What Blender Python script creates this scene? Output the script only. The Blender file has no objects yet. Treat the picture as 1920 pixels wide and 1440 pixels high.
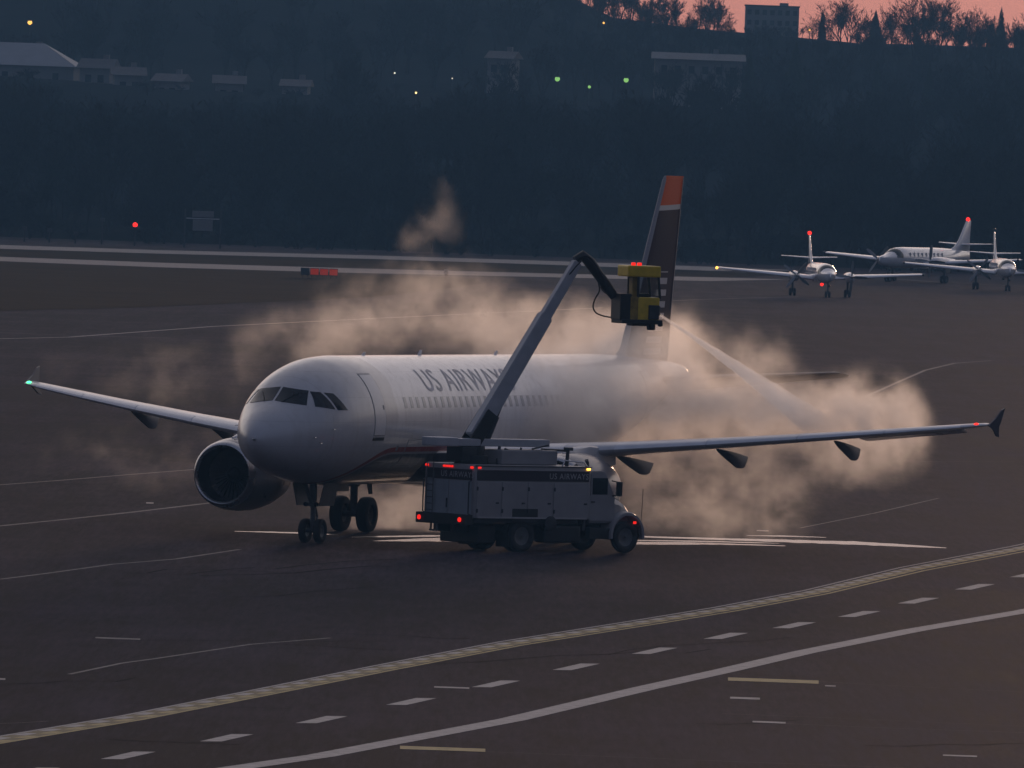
import bpy, bmesh, math, random
import numpy as np
from mathutils import Vector, Matrix
R = math.radians
random.seed(7)
scene = bpy.context.scene
COL = scene.collection

# ------------------------------------------------------------------ camera
CAM_H, FPX, HZ, ROLL = 13.59, 26000.0, 228.0, -0.0361     # eye height, focal length in 1920-wide pixels, horizon row, roll
PITCH = math.atan((720 - HZ) / FPX)
cam_d = bpy.data.cameras.new('camera')
cam = bpy.data.objects.new('camera', cam_d)
COL.objects.link(cam)
scene.camera = cam
cam_d.sensor_fit = 'HORIZONTAL'
cam_d.sensor_width = 36
cam_d.lens = FPX / 1920 * 36
cam_d.clip_start = 1
cam_d.clip_end = 9000
fw = Vector((0, math.cos(PITCH), -math.sin(PITCH)))
rt = Vector((1, 0, 0))
up = rt.cross(fw)
r2 = rt * math.cos(ROLL) - up * math.sin(ROLL)
u2 = rt * math.sin(ROLL) + up * math.cos(ROLL)
m = Matrix((r2, u2, -fw)).transposed().to_4x4()
m.translation = (0, 0, CAM_H)
cam.matrix_world = m

# ------------------------------------------------------------------ sky and sun
SUN_EL, SUN_AZ = R(1.0), R(6)      # azimuth clockwise from +Y, behind the hill to the right
world = bpy.data.worlds.new('World')
scene.world = world
world.use_nodes = True
wn = world.node_tree
wn.nodes.clear()
wo = wn.nodes.new('ShaderNodeOutputWorld')
wb = wn.nodes.new('ShaderNodeBackground')
sky = wn.nodes.new('ShaderNodeTexSky')
sky.sky_type = 'NISHITA'
sky.sun_disc = False
sky.sun_elevation = SUN_EL
sky.sun_rotation = SUN_AZ
sky.air_density = 1.0
sky.dust_density = 1.0
sky.ozone_density = 4.0
# clear-sky colours softened and greyed; a light veil is added away from the horizon
hs = wn.nodes.new('ShaderNodeHueSaturation')
hs.inputs['Saturation'].default_value = 0.62
wn.links.new(sky.outputs[0], hs.inputs['Color'])
tint = wn.nodes.new('ShaderNodeMix')
tint.data_type = 'RGBA'
tint.blend_type = 'MULTIPLY'
tint.inputs[0].default_value = 1.0
tint.inputs[7].default_value = (0.78, 0.53, 0.55, 1)
wn.links.new(hs.outputs[0], tint.inputs[6])
wtc = wn.nodes.new('ShaderNodeTexCoord')
wsp = wn.nodes.new('ShaderNodeSeparateXYZ')
wn.links.new(wtc.outputs['Generated'], wsp.inputs[0])
def w_ramp(src, stops):
    n = wn.nodes.new('ShaderNodeValToRGB')
    n.color_ramp.interpolation = 'EASE'
    e = n.color_ramp.elements
    while len(e) < len(stops):
        e.new(0.5)
    for q, (p, v) in zip(e, stops):
        q.position = p
        q.color = (v, v, v, 1)
    wn.links.new(src, n.inputs[0])
    return n.outputs[0]
def w_add(base, fac, col):
    n = wn.nodes.new('ShaderNodeMix')
    n.data_type = 'RGBA'
    n.blend_type = 'ADD'
    n.clamp_factor = False
    n.inputs[7].default_value = (*col, 1)
    wn.links.new(fac, n.inputs[0])
    wn.links.new(base, n.inputs[6])
    return n.outputs[2]
wyr = wn.nodes.new('ShaderNodeMapRange')          # unseen sky glow added towards the sunrise to light mist and fuselage
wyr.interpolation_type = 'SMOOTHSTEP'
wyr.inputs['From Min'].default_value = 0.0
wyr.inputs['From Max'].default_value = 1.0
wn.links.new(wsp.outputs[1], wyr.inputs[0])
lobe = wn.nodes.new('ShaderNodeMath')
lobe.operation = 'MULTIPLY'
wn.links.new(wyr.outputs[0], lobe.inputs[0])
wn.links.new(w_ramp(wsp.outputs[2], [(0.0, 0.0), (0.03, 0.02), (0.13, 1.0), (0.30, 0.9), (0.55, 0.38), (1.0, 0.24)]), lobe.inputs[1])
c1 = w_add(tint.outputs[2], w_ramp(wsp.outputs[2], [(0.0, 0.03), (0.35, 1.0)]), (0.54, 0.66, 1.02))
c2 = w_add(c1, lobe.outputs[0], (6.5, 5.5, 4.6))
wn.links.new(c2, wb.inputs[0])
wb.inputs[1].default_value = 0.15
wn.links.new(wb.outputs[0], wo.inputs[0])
sun_d = bpy.data.lights.new('sun', 'SUN')
sun_d.energy = 0.8
sun_d.angle = R(6)
sun_d.color = (1.0, 0.62, 0.40)
sun = bpy.data.objects.new('sun', sun_d)
COL.objects.link(sun)
LAMP_EL = R(2.0)
sdir = Vector((math.sin(SUN_AZ) * math.cos(LAMP_EL), math.cos(SUN_AZ) * math.cos(LAMP_EL), math.sin(LAMP_EL)))
sun.rotation_euler = sdir.to_track_quat('Z', 'Y').to_euler()
sun.location = (0, 300, 300)

scene.view_settings.view_transform = 'Standard'
scene.view_settings.look = 'None'
scene.view_settings.exposure = -0.05
scene.view_settings.gamma = 1.0
scene.view_settings.use_curve_mapping = False
scene.render.engine = 'CYCLES'
cy = scene.cycles
cy.max_bounces = 10
cy.diffuse_bounces = 3
cy.glossy_bounces = 3
cy.transmission_bounces = 4
cy.volume_bounces = 9
cy.transparent_max_bounces = 8
cy.use_denoising = True
cy.sample_clamp_indirect = 6

# ------------------------------------------------------------------ pixel -> world helpers
def ray(px, py):
    d = fw + r2 * ((px - 960) / FPX) + u2 * ((720 - py) / FPX)
    return d / d.y
def at(px, py, Y):
    return Vector((0, 0, CAM_H)) + ray(px, py) * Y
def gp(px, py, z=0.0):
    d = ray(px, py)
    return Vector((0, 0, CAM_H)) + d * ((z - CAM_H) / d.z)

# ------------------------------------------------------------------ object helpers
def link(name, me, mats=None, parent=None):
    o = bpy.data.objects.new(name, me)
    COL.objects.link(o)
    if mats is not None:
        for mm in (mats if isinstance(mats, (list, tuple)) else [mats]):
            me.materials.append(mm)
    if parent is not None:
        o.parent = parent
    return o
def obj(name, bm, mats, parent=None, smooth=False, loc=None, rot=None, recalc=True):
    if recalc:
        bmesh.ops.recalc_face_normals(bm, faces=bm.faces)
    me = bpy.data.meshes.new(name)
    bm.to_mesh(me)
    bm.free()
    if smooth:
        for p in me.polygons:
            p.use_smooth = True
        if smooth != 'full':
            me.set_sharp_from_angle(angle=R(38))
    o = link(name, me, mats, parent)
    if loc is not None:
        o.location = loc
    if rot is not None:
        o.rotation_euler = rot
    return o
def tag(o, label, cat, group=None, kind=None):
    o['label'] = label
    if cat:
        o['category'] = cat
    if group:
        o['group'] = group
    if kind:
        o['kind'] = kind
    return o
def struct(o):
    o['kind'] = 'structure'
    return o
def thing(name, label, cat, loc=(0, 0, 0), rz=0.0, group=None):
    o = bpy.data.objects.new(name, None)
    COL.objects.link(o)
    o.empty_display_size = 0.5
    o.location = loc
    o.rotation_euler = (0, 0, rz)
    return tag(o, label, cat, group)
def copy_tree(o, parent=None):
    c = o.copy()
    COL.objects.link(c)
    c.parent = parent
    for ch in list(o.children):
        copy_tree(ch, c)
    return c

def add_box(bm, c, s, rot=None, bevel=0.0, mi=0):
    t = bmesh.new()
    bmesh.ops.create_cube(t, size=1.0)
    bmesh.ops.scale(t, vec=s, verts=t.verts)
    if bevel:
        bmesh.ops.bevel(t, geom=list(t.edges), offset=bevel, segments=2, affect='EDGES', profile=0.6)
    M = Matrix.Translation(c)
    if rot is not None:
        M = M @ (rot if isinstance(rot, Matrix) else Matrix.Rotation(rot, 4, 'Z'))
    t.transform(M)
    merge(bm, t, mi)
def merge(bm, t, mi=0):
    vm = {v: bm.verts.new(v.co) for v in t.verts}
    for f in t.faces:
        try:
            nf = bm.faces.new([vm[v] for v in f.verts])
            nf.material_index = mi
            nf.smooth = f.smooth
        except ValueError:
            pass
    t.free()
def frame_of(d):
    d = d.normalized()
    a = Vector((0, 0, 1)) if abs(d.z) < 0.9 else Vector((1, 0, 0))
    u = d.cross(a).normalized()
    return u, u.cross(d).normalized()
def add_tube(bm, pts, rad, n=8, mi=0, cap=True):
    pts = [Vector(p) for p in pts]
    rad = rad if isinstance(rad, (list, tuple)) else [rad] * len(pts)
    rings = []
    for i, p in enumerate(pts):
        d = pts[min(i + 1, len(pts) - 1)] - pts[max(i - 1, 0)]
        u, v = frame_of(d)
        if rings:
            u = (pu - d.normalized() * pu.dot(d.normalized())).normalized()
            v = u.cross(d.normalized())
        pu = u
        rings.append([bm.verts.new(p + (u * math.cos(2 * math.pi * k / n) + v * math.sin(2 * math.pi * k / n)) * rad[i]) for k in range(n)])
    skin(bm, rings, mi, cap)
def skin(bm, rings, mi=0, cap=True, closed=True):
    n = len(rings[0])
    for a, b in zip(rings, rings[1:]):
        for k in range(n if closed else n - 1):
            f = bm.faces.new((a[k], a[(k + 1) % n], b[(k + 1) % n], b[k]))
            f.material_index = mi
    if cap:
        for r_ in (rings[0][::-1], rings[-1]):
            f = bm.faces.new(r_)
            f.material_index = mi
def add_lathe(bm, prof, n=32, axis='X', c=(0, 0, 0), mi=0, cap=False):
    c = Vector(c)
    rings = []
    for (a, r_) in prof:
        ring = []
        for k in range(n):
            t = 2 * math.pi * k / n
            y, z = r_ * math.cos(t), r_ * math.sin(t)
            p = Vector((a, y, z)) if axis == 'X' else (Vector((y, a, z)) if axis == 'Y' else Vector((y, z, a)))
            ring.append(bm.verts.new(c + p))
        rings.append(ring)
    skin(bm, rings, mi, cap)
def add_prism(bm, poly, h, M=None, mi=0):
    """poly in local XY, extruded along +Z by h, then placed with M"""
    M = M or Matrix()
    a = [bm.verts.new(M @ Vector((p[0], p[1], 0))) for p in poly]
    b = [bm.verts.new(M @ Vector((p[0], p[1], h))) for p in poly]
    skin(bm, [a, b], mi, True)
def add_sphere(bm, c, r_, n=10, mi=0, sc=(1, 1, 1)):
    t = bmesh.new()
    bmesh.ops.create_uvsphere(t, u_segments=n * 2, v_segments=n, radius=r_)
    bmesh.ops.scale(t, vec=sc, verts=t.verts)
    bmesh.ops.translate(t, vec=c, verts=t.verts)
    merge(bm, t, mi)

# ------------------------------------------------------------------ materials
def mat(name, col, rough=0.5, metal=0.0, var=0.12, scale=6.0, spec=0.5, coat=0.0, bump=0.0, stretch=(1, 1, 1)):
    m = bpy.data.materials.new(name)
    m.use_nodes = True
    nt = m.node_tree
    b = nt.nodes['Principled BSDF']
    b.inputs['Roughness'].default_value = rough
    b.inputs['Metallic'].default_value = metal
    b.inputs['Specular IOR Level'].default_value = spec
    b.inputs['Coat Weight'].default_value = coat
    b.inputs['Coat Roughness'].default_value = 0.08
    tc = nt.nodes.new('ShaderNodeTexCoord')
    mp = nt.nodes.new('ShaderNodeMapping')
    mp.inputs['Scale'].default_value = stretch
    nt.links.new(tc.outputs['Object'], mp.inputs[0])
    no = nt.nodes.new('ShaderNodeTexNoise')
    no.inputs['Scale'].default_value = scale
    no.inputs['Detail'].default_value = 6
    no.inputs['Roughness'].default_value = 0.6
    nt.links.new(mp.outputs[0], no.inputs['Vector'])
    cr = nt.nodes.new('ShaderNodeValToRGB')
    cr.color_ramp.elements[0].position = 0.3
    cr.color_ramp.elements[1].position = 0.7
    cr.color_ramp.elements[0].color = [c * (1 - var) for c in col[:3]] + [1]
    cr.color_ramp.elements[1].color = [min(1, c * (1 + var)) for c in col[:3]] + [1]
    nt.links.new(no.outputs[0], cr.inputs[0])
    nt.links.new(cr.outputs[0], b.inputs['Base Color'])
    mr = nt.nodes.new('ShaderNodeMapRange')
    mr.inputs['To Min'].default_value = max(0.02, rough - 0.08)
    mr.inputs['To Max'].default_value = min(1, rough + 0.08)
    nt.links.new(no.outputs[0], mr.inputs[0])
    nt.links.new(mr.outputs[0], b.inputs['Roughness'])
    if bump:
        bp = nt.nodes.new('ShaderNodeBump')
        bp.inputs['Strength'].default_value = bump
        bp.inputs['Distance'].default_value = 0.02
        nt.links.new(no.outputs[0], bp.inputs['Height'])
        nt.links.new(bp.outputs[0], b.inputs['Normal'])
    m['ramp'] = cr.name
    return m
def glow(name, col, power):
    m = bpy.data.materials.new(name)
    m.use_nodes = True
    nt = m.node_tree
    b = nt.nodes['Principled BSDF']
    b.inputs['Base Color'].default_value = (*[c * 0.6 for c in col], 1)
    b.inputs['Emission Color'].default_value = (*col, 1)
    b.inputs['Emission Strength'].default_value = power
    return m
def math_node(nt, op, a, b=None, c=None, clamp=False):
    n = nt.nodes.new('ShaderNodeMath')
    n.operation = op
    n.use_clamp = clamp
    for i, v in enumerate((a, b, c)):
        if v is None:
            continue
        if isinstance(v, (int, float)):
            n.inputs[i].default_value = v
        else:
            nt.links.new(v, n.inputs[i])
    return n.outputs[0]
def mix_col(nt, fac, a, b):
    n = nt.nodes.new('ShaderNodeMix')
    n.data_type = 'RGBA'
    if isinstance(fac, (int, float)):
        n.inputs[0].default_value = fac
    else:
        nt.links.new(fac, n.inputs[0])
    for i, v in ((6, a), (7, b)):
        if isinstance(v, (tuple, list)):
            n.inputs[i].default_value = (*v[:3], 1)
        else:
            nt.links.new(v, n.inputs[i])
    return n.outputs[2]

M = {}
M['white_paint'] = mat('white_paint', (0.72, 0.72, 0.72), 0.32, var=0.05, scale=1.3, coat=0.3)
M['wing_grey'] = mat('wing_grey', (0.66, 0.67, 0.69), 0.30, var=0.08, scale=1.2, stretch=(0.4, 2, 1), coat=0.2)
M['slat_metal'] = mat('slat_metal', (0.80, 0.81, 0.83), 0.36, 0.35, var=0.06, scale=2)
M['tail_grey'] = mat('tail_grey', (0.12, 0.12, 0.13), 0.4, var=0.15, scale=2)
M['fairing_grey'] = mat('fairing_grey', (0.20, 0.20, 0.21), 0.5, var=0.15, scale=2)
M['bare_metal'] = mat('bare_metal', (0.55, 0.55, 0.56), 0.28, 0.9, var=0.08, scale=3)
M['nacelle_blue'] = mat('nacelle_blue', (0.17, 0.17, 0.20), 0.30, var=0.1, scale=2, coat=0.3)
M['black'] = mat('black', (0.012, 0.012, 0.013), 0.55, var=0.3, scale=8)
M['fan_metal'] = mat('fan_metal', (0.22, 0.22, 0.23), 0.4, 0.6, var=0.1)
M['rubber'] = mat('rubber', (0.018, 0.017, 0.017), 0.75, var=0.3, scale=12, bump=0.3)
M['strut'] = mat('strut', (0.12, 0.12, 0.12), 0.45, 0.3, var=0.2, scale=8)
M['dark_metal'] = mat('dark_metal', (0.05, 0.05, 0.055), 0.5, 0.5, var=0.3, scale=5)
M['glass_dark'] = mat('glass_dark', (0.012, 0.014, 0.018), 0.06, var=0.2, scale=3, spec=0.35)
M['window_dark'] = mat('window_dark', (0.54, 0.54, 0.54), 0.2, var=0.2, scale=3)
M['navy_print'] = mat('navy_print', (0.022, 0.026, 0.06), 0.35, var=0.1)
M['veiled_print'] = mat('veiled_print', (0.47, 0.47, 0.52), 0.45, var=0.35, scale=2.5)  # print greyed to stand for the mist and frost veiling it
M['line_dark'] = mat('line_dark', (0.26, 0.26, 0.27), 0.6, var=0.1)
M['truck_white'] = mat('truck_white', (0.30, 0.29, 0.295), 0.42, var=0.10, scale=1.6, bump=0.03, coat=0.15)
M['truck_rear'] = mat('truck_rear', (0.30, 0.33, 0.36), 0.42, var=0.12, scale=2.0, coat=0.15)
M['truck_band'] = mat('truck_band', (0.030, 0.018, 0.026), 0.4, var=0.2)
M['truck_letter'] = mat('truck_letter', (0.42, 0.40, 0.40), 0.5, var=0.1)
M['boom_white'] = mat('boom_white', (0.43, 0.445, 0.47), 0.42, var=0.12, scale=2.5, bump=0.03)
M['safety_yellow'] = mat('safety_yellow', (0.72, 0.50, 0.02), 0.45, var=0.15, scale=4)
M['dirty_yellow'] = mat('dirty_yellow', (0.30, 0.20, 0.03), 0.6, var=0.4, scale=5)
M['red_glow'] = glow('red_glow', (1.0, 0.02, 0.012), 2.4)
M['red_marker'] = glow('red_marker', (1.0, 0.02, 0.012), 1.1)
M['green_glow'] = glow('green_glow', (0.05, 1.0, 0.3), 5.0)
M['amber_glow'] = glow('amber_glow', (1.0, 0.45, 0.06), 5.0)
M['warm_glow'] = glow('warm_glow', (1.0, 0.72, 0.30), 2.5)
M['white_glow'] = glow('white_glow', (1.0, 0.9, 0.7), 1.5)
M['lime_glow'] = glow('lime_glow', (0.45, 1.0, 0.25), 0.7)
M['orange_lamp'] = glow('orange_lamp', (1.0, 0.50, 0.10), 2.2)
M['sign_red'] = glow('sign_red', (0.75, 0.05, 0.015), 0.22)
M['paint_white'] = mat('paint_white', (0.42, 0.40, 0.38), 0.75, var=0.35, scale=3.0)
M['paint_yellow'] = mat('paint_yellow', (0.42, 0.33, 0.12), 0.75, var=0.35, scale=3.0)
M['zipper_base'] = mat('zipper_base', (0.20, 0.165, 0.07), 0.8, var=0.4, scale=2)
M['tar'] = mat('tar', (0.010, 0.010, 0.010), 0.8, var=0.3, scale=3, spec=0.005)
M['paint_worn'] = mat('paint_worn', (0.19, 0.18, 0.175), 0.8, var=0.5, scale=1.2)
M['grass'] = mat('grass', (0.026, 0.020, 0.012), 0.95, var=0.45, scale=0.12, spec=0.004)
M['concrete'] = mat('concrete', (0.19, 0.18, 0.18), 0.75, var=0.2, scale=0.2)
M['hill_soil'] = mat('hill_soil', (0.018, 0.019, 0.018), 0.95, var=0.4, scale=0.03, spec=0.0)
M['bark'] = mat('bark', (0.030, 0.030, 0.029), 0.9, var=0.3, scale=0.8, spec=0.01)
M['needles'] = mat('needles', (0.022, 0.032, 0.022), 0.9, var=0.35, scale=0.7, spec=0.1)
M['house_wall'] = mat('house_wall', (0.17, 0.165, 0.165), 0.8, var=0.1, scale=0.6)
M['house_roof'] = mat('house_roof', (0.10, 0.095, 0.10), 0.85, var=0.2, scale=1)
M['pale_roof'] = mat('pale_roof', (0.27, 0.29, 0.32), 0.6, var=0.12, scale=0.4)
M['dim_roof'] = mat('dim_roof', (0.12, 0.13, 0.15), 0.7, var=0.2, scale=0.5)
M['tower_wall'] = mat('tower_wall', (0.20, 0.20, 0.20), 0.85, var=0.1, scale=0.3)

def livery():
    m = bpy.data.materials.new('fuselage_livery')
    m.use_nodes = True
    nt = m.node_tree
    b = nt.nodes['Principled BSDF']
    tc = nt.nodes.new('ShaderNodeTexCoord')
    sp = nt.nodes.new('ShaderNodeSeparateXYZ')
    nt.links.new(tc.outputs['Object'], sp.inputs[0])
    x, z = sp.outputs[0], sp.outputs[2]
    mr = nt.nodes.new('ShaderNodeMapRange')
    mr.interpolation_type = 'SMOOTHERSTEP'
    mr.inputs['From Min'].default_value = 2.2
    mr.inputs['From Max'].default_value = 7.6
    mr.inputs['To Min'].default_value = 1.35
    mr.inputs['To Max'].default_value = 2.86
    nt.links.new(x, mr.inputs[0])
    d = math_node(nt, 'SUBTRACT', z, mr.outputs[0])
    no = nt.nodes.new('ShaderNodeTexNoise')
    no.inputs['Scale'].default_value = 0.9
    no.inputs['Detail'].default_value = 6
    nt.links.new(tc.outputs['Object'], no.inputs['Vector'])
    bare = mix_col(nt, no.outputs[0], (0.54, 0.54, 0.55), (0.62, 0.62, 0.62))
    crown_white = mix_col(nt, no.outputs[0], (0.84, 0.84, 0.84), (0.92, 0.915, 0.91))      # sprayed skin aft, its bright lit crown put into the colour
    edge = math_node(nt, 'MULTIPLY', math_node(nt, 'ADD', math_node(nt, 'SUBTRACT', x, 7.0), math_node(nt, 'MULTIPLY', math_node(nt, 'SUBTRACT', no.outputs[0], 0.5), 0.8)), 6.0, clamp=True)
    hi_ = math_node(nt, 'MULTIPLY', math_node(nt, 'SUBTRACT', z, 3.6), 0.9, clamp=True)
    white = mix_col(nt, math_node(nt, 'MULTIPLY', edge, hi_), bare, crown_white)
    c1 = mix_col(nt, math_node(nt, 'GREATER_THAN', d, 0.0), (0.022, 0.018, 0.030), (0.36, 0.34, 0.34))
    c2 = mix_col(nt, math_node(nt, 'GREATER_THAN', d, 0.07), c1, (0.30, 0.022, 0.022))
    c3 = mix_col(nt, math_node(nt, 'GREATER_THAN', d, 0.23), c2, white)
    # weather streaks and skin panel joints (print-thin)
    fx = math_node(nt, 'FRACT', math_node(nt, 'DIVIDE', x, 2.67))
    ln = math_node(nt, 'LESS_THAN', fx, 0.006)
    fz = math_node(nt, 'FRACT', math_node(nt, 'DIVIDE', z, 0.78))
    ln2 = math_node(nt, 'LESS_THAN', fz, 0.012)
    fx2 = math_node(nt, 'FRACT', math_node(nt, 'DIVIDE', x, 0.533))
    ln3 = math_node(nt, 'MULTIPLY', math_node(nt, 'LESS_THAN', fx2, 0.02), 0.25)
    ln = math_node(nt, 'MAXIMUM', math_node(nt, 'MAXIMUM', ln, ln2), ln3)
    mps = nt.nodes.new('ShaderNodeMapping')
    mps.inputs['Scale'].default_value = (2.2, 2.2, 0.22)
    nt.links.new(tc.outputs['Object'], mps.inputs[0])
    ns = nt.nodes.new('ShaderNodeTexNoise')            # fluid runs and grime down the skin
    ns.inputs['Scale'].default_value = 2.0
    ns.inputs['Detail'].default_value = 7
    nt.links.new(mps.outputs[0], ns.inputs['Vector'])
    st = math_node(nt, 'MULTIPLY', math_node(nt, 'SUBTRACT', ns.outputs[0], 0.48, clamp=True), 2.4, clamp=True)
    c3 = mix_col(nt, math_node(nt, 'MULTIPLY', st, 0.55), c3, (0.42, 0.40, 0.37))
    c4 = mix_col(nt, math_node(nt, 'MULTIPLY', ln, 0.40), c3, (0.2, 0.2, 0.2))
    nt.links.new(c4, b.inputs['Base Color'])
    ro = nt.nodes.new('ShaderNodeMapRange')
    ro.inputs['To Min'].default_value = 0.22
    ro.inputs['To Max'].default_value = 0.50
    nt.links.new(ns.outputs[0], ro.inputs[0])
    nt.links.new(ro.outputs[0], b.inputs['Roughness'])
    b.inputs['Coat Weight'].default_value = 0.6
    b.inputs['Coat Roughness'].default_value = 0.08
    return m
M['livery'] = livery()

def fin_livery():
    m = bpy.data.materials.new('fin_livery')
    m.use_nodes = True
    nt = m.node_tree
    b = nt.nodes['Principled BSDF']
    tc = nt.nodes.new('ShaderNodeTexCoord')
    sp = nt.nodes.new('ShaderNodeSeparateXYZ')
    nt.links.new(tc.outputs['Object'], sp.inputs[0])
    x, z = sp.outputs[0], sp.outputs[2]
    plum = (0.040, 0.020, 0.036)
    # leading edge strip: x - xLE(z)
    xle = math_node(nt, 'MULTIPLY_ADD', math_node(nt, 'SUBTRACT', z, 11.95), 0.575, 34.92)
    dle = math_node(nt, 'SUBTRACT', x, xle)
    top = math_node(nt, 'SUBTRACT', z, math_node(nt, 'MULTIPLY', math_node(nt, 'SUBTRACT', x, 35.5), 0.03))
    # light bars low on the rudder
    fz = math_node(nt, 'FRACT', math_node(nt, 'DIVIDE', math_node(nt, 'SUBTRACT', z, 6.53), 0.395))
    bar = math_node(nt, 'MULTIPLY', math_node(nt, 'GREATER_THAN', fz, 0.46), math_node(nt, 'LESS_THAN', z, 8.72))
    inx = math_node(nt, 'MULTIPLY', math_node(nt, 'GREATER_THAN', dle, 1.55), math_node(nt, 'LESS_THAN', math_node(nt, 'SUBTRACT', x, math_node(nt, 'MULTIPLY', math_node(nt, 'SUBTRACT', z, 11.95), 0.18)), 36.0))
    bar = math_node(nt, 'MULTIPLY', bar, inx)
    c = mix_col(nt, bar, plum, (0.62, 0.58, 0.56))
    c = mix_col(nt, math_node(nt, 'GREATER_THAN', top, 10.80), c, (0.70, 0.66, 0.62))
    c = mix_col(nt, math_node(nt, 'GREATER_THAN', top, 10.97), c, (0.78, 0.105, 0.012))
    c = mix_col(nt, math_node(nt, 'LESS_THAN', dle, 0.16), c, (0.34, 0.34, 0.36))
    nt.links.new(c, b.inputs['Base Color'])
    b.inputs['Roughness'].default_value = 0.55
    b.inputs['Specular IOR Level'].default_value = 0.12
    return m
M['fin_livery'] = fin_livery()

def asphalt():
    m = bpy.data.materials.new('asphalt')
    m.use_nodes = True
    nt = m.node_tree
    b = nt.nodes['Principled BSDF']
    tc = nt.nodes.new('ShaderNodeTexCoord')
    def noise(scale, detail=6, st=(1, 1, 1), rot=0.0, rough=0.6):
        mp = nt.nodes.new('ShaderNodeMapping')
        mp.inputs['Scale'].default_value = st
        mp.inputs['Rotation'].default_value = (0, 0, rot)
        nt.links.new(tc.outputs['Object'], mp.inputs[0])
        n = nt.nodes.new('ShaderNodeTexNoise')
        n.inputs['Scale'].default_value = scale
        n.inputs['Detail'].default_value = detail
        n.inputs['Roughness'].default_value = rough
        nt.links.new(mp.outputs[0], n.inputs['Vector'])
        return n.outputs[0]
    big = noise(0.03, 5)
    mid = noise(0.35, 7, (1, 0.25, 1))
    streak = noise(0.8, 5, (1.0, 0.035, 1), R(-12))      # traffic and plough streaks along the taxi direction
    fine = noise(14, 4)
    grain = noise(1.0, 3, (5.0, 0.22, 1), R(-4), 0.7)      # worn aggregate seen along the runway direction
    v = math_node(nt, 'ADD', math_node(nt, 'MULTIPLY', big, 0.35), math_node(nt, 'MULTIPLY', mid, 0.25))
    v = math_node(nt, 'ADD', v, math_node(nt, 'MULTIPLY', streak, 0.25))
    v = math_node(nt, 'ADD', v, math_node(nt, 'MULTIPLY', fine, 0.05))
    v = math_node(nt, 'ADD', v, math_node(nt, 'MULTIPLY', grain, 0.30))
    v = math_node(nt, 'SUBTRACT', v, 0.10)
    cr = nt.nodes.new('ShaderNodeValToRGB')
    cr.color_ramp.elements[0].position = 0.43
    cr.color_ramp.elements[1].position = 0.60
    cr.color_ramp.elements[0].color = (0.018, 0.0145, 0.0185, 1)
    cr.color_ramp.elements[1].color = (0.076, 0.062, 0.074, 1)
    nt.links.new(v, cr.inputs[0])
    nt.links.new(cr.outputs[0], b.inputs['Base Color'])
    ro = nt.nodes.new('ShaderNodeMapRange')
    ro.inputs['From Min'].default_value = 0.35
    ro.inputs['From Max'].default_value = 0.65
    ro.inputs['To Min'].default_value = 0.62
    ro.inputs['To Max'].default_value = 0.85
    nt.links.new(v, ro.inputs[0])
    nt.links.new(ro.outputs[0], b.inputs['Roughness'])
    b.inputs['Specular IOR Level'].default_value = 0.006
    bp = nt.nodes.new('ShaderNodeBump')
    bp.inputs['Strength'].default_value = 0.5
    bp.inputs['Distance'].default_value = 0.02
    nt.links.new(fine, bp.inputs['Height'])
    nt.links.new(bp.outputs[0], b.inputs['Normal'])
    return m
M['asphalt'] = asphalt()
M['wet'] = mat('wet_asphalt', (0.03, 0.028, 0.028), 0.26, var=0.3, scale=0.6, spec=0.5, stretch=(0.4, 1, 1), bump=0.02)

# ================================================================== the setting
HX, HY0, HY1 = 900, -30, 2950
bm = bmesh.new()
vs = [bm.verts.new(p) for p in ((-HX, HY0, 0), (HX, HY0, 0), (HX, HY1, 0), (-HX, HY1, 0))]
bm.faces.new(vs)
apron = struct(obj('apron', bm, M['asphalt'], recalc=False))

def sheet(name, pxs, material, z, parent=None, kind=True):
    bm = bmesh.new()
    bm.faces.new([bm.verts.new(gp(x, y, z)) for x, y in pxs])
    bmesh.ops.recalc_face_normals(bm, faces=bm.faces)
    if bm.faces[:][0].normal.z < 0:
        bmesh.ops.reverse_faces(bm, faces=bm.faces)
    o = obj(name, bm, material, parent, recalc=False)
    return struct(o) if parent is None else o

sheet('grass_strip', [(-900, 456), (300, 502), (640, 512), (790, 517), (890, 523), (905, 531), (840, 541), (700, 557), (560, 564), (420, 570), (200, 578), (-900, 604)], M['grass'], 0.02)
sheet('grass_strip', [(-900, 439), (300, 476), (700, 486), (1010, 496), (1330, 508), (1460, 515), (1400, 519), (1330, 519), (1000, 511), (640, 501.5), (300, 491.5), (-900, 447.5)], M['grass'], 0.02)
sheet('taxiway', [(-900, 448.5), (300, 492.5), (640, 502.5), (1000, 512), (1330, 520), (1480, 524), (1330, 527), (1000, 519), (640, 511), (300, 501), (-900, 455)], M['concrete'], 0.015)
sheet('runway', [(-900, 430), (300, 469), (700, 479), (1010, 488.5), (1330, 500), (1500, 507), (1330, 507.5), (1010, 495.5), (700, 485.5), (300, 475.5), (-900, 438.5)], M['concrete'], 0.012)

def ribbon(name, pxs, width, material, z=0.006, parent=apron):
    pts = [gp(x, y, z) for x, y in pxs]
    bm = bmesh.new()
    L, Rr = [], []
    for i, p in enumerate(pts):
        d = (pts[min(i + 1, len(pts) - 1)] - pts[max(i - 1, 0)])
        d.z = 0
        d.normalize()
        n = Vector((-d.y, d.x, 0)) * width / 2
        L.append(bm.verts.new(p + n))
        Rr.append(bm.verts.new(p - n))
    for i in range(len(pts) - 1):
        bm.faces.new((Rr[i], Rr[i + 1], L[i + 1], L[i]))
    return obj(name, bm, material, parent, recalc=False)

SOLID = [(380, 1449), (440, 1440), (600, 1417), (780, 1383), (960, 1349), (1210, 1290), (1360, 1257), (1510, 1222), (1710, 1182), (1920, 1146), (2010, 1128), (2480, 1036)]
ribbon('edge_line', SOLID, 0.62, M['paint_white'])
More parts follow.
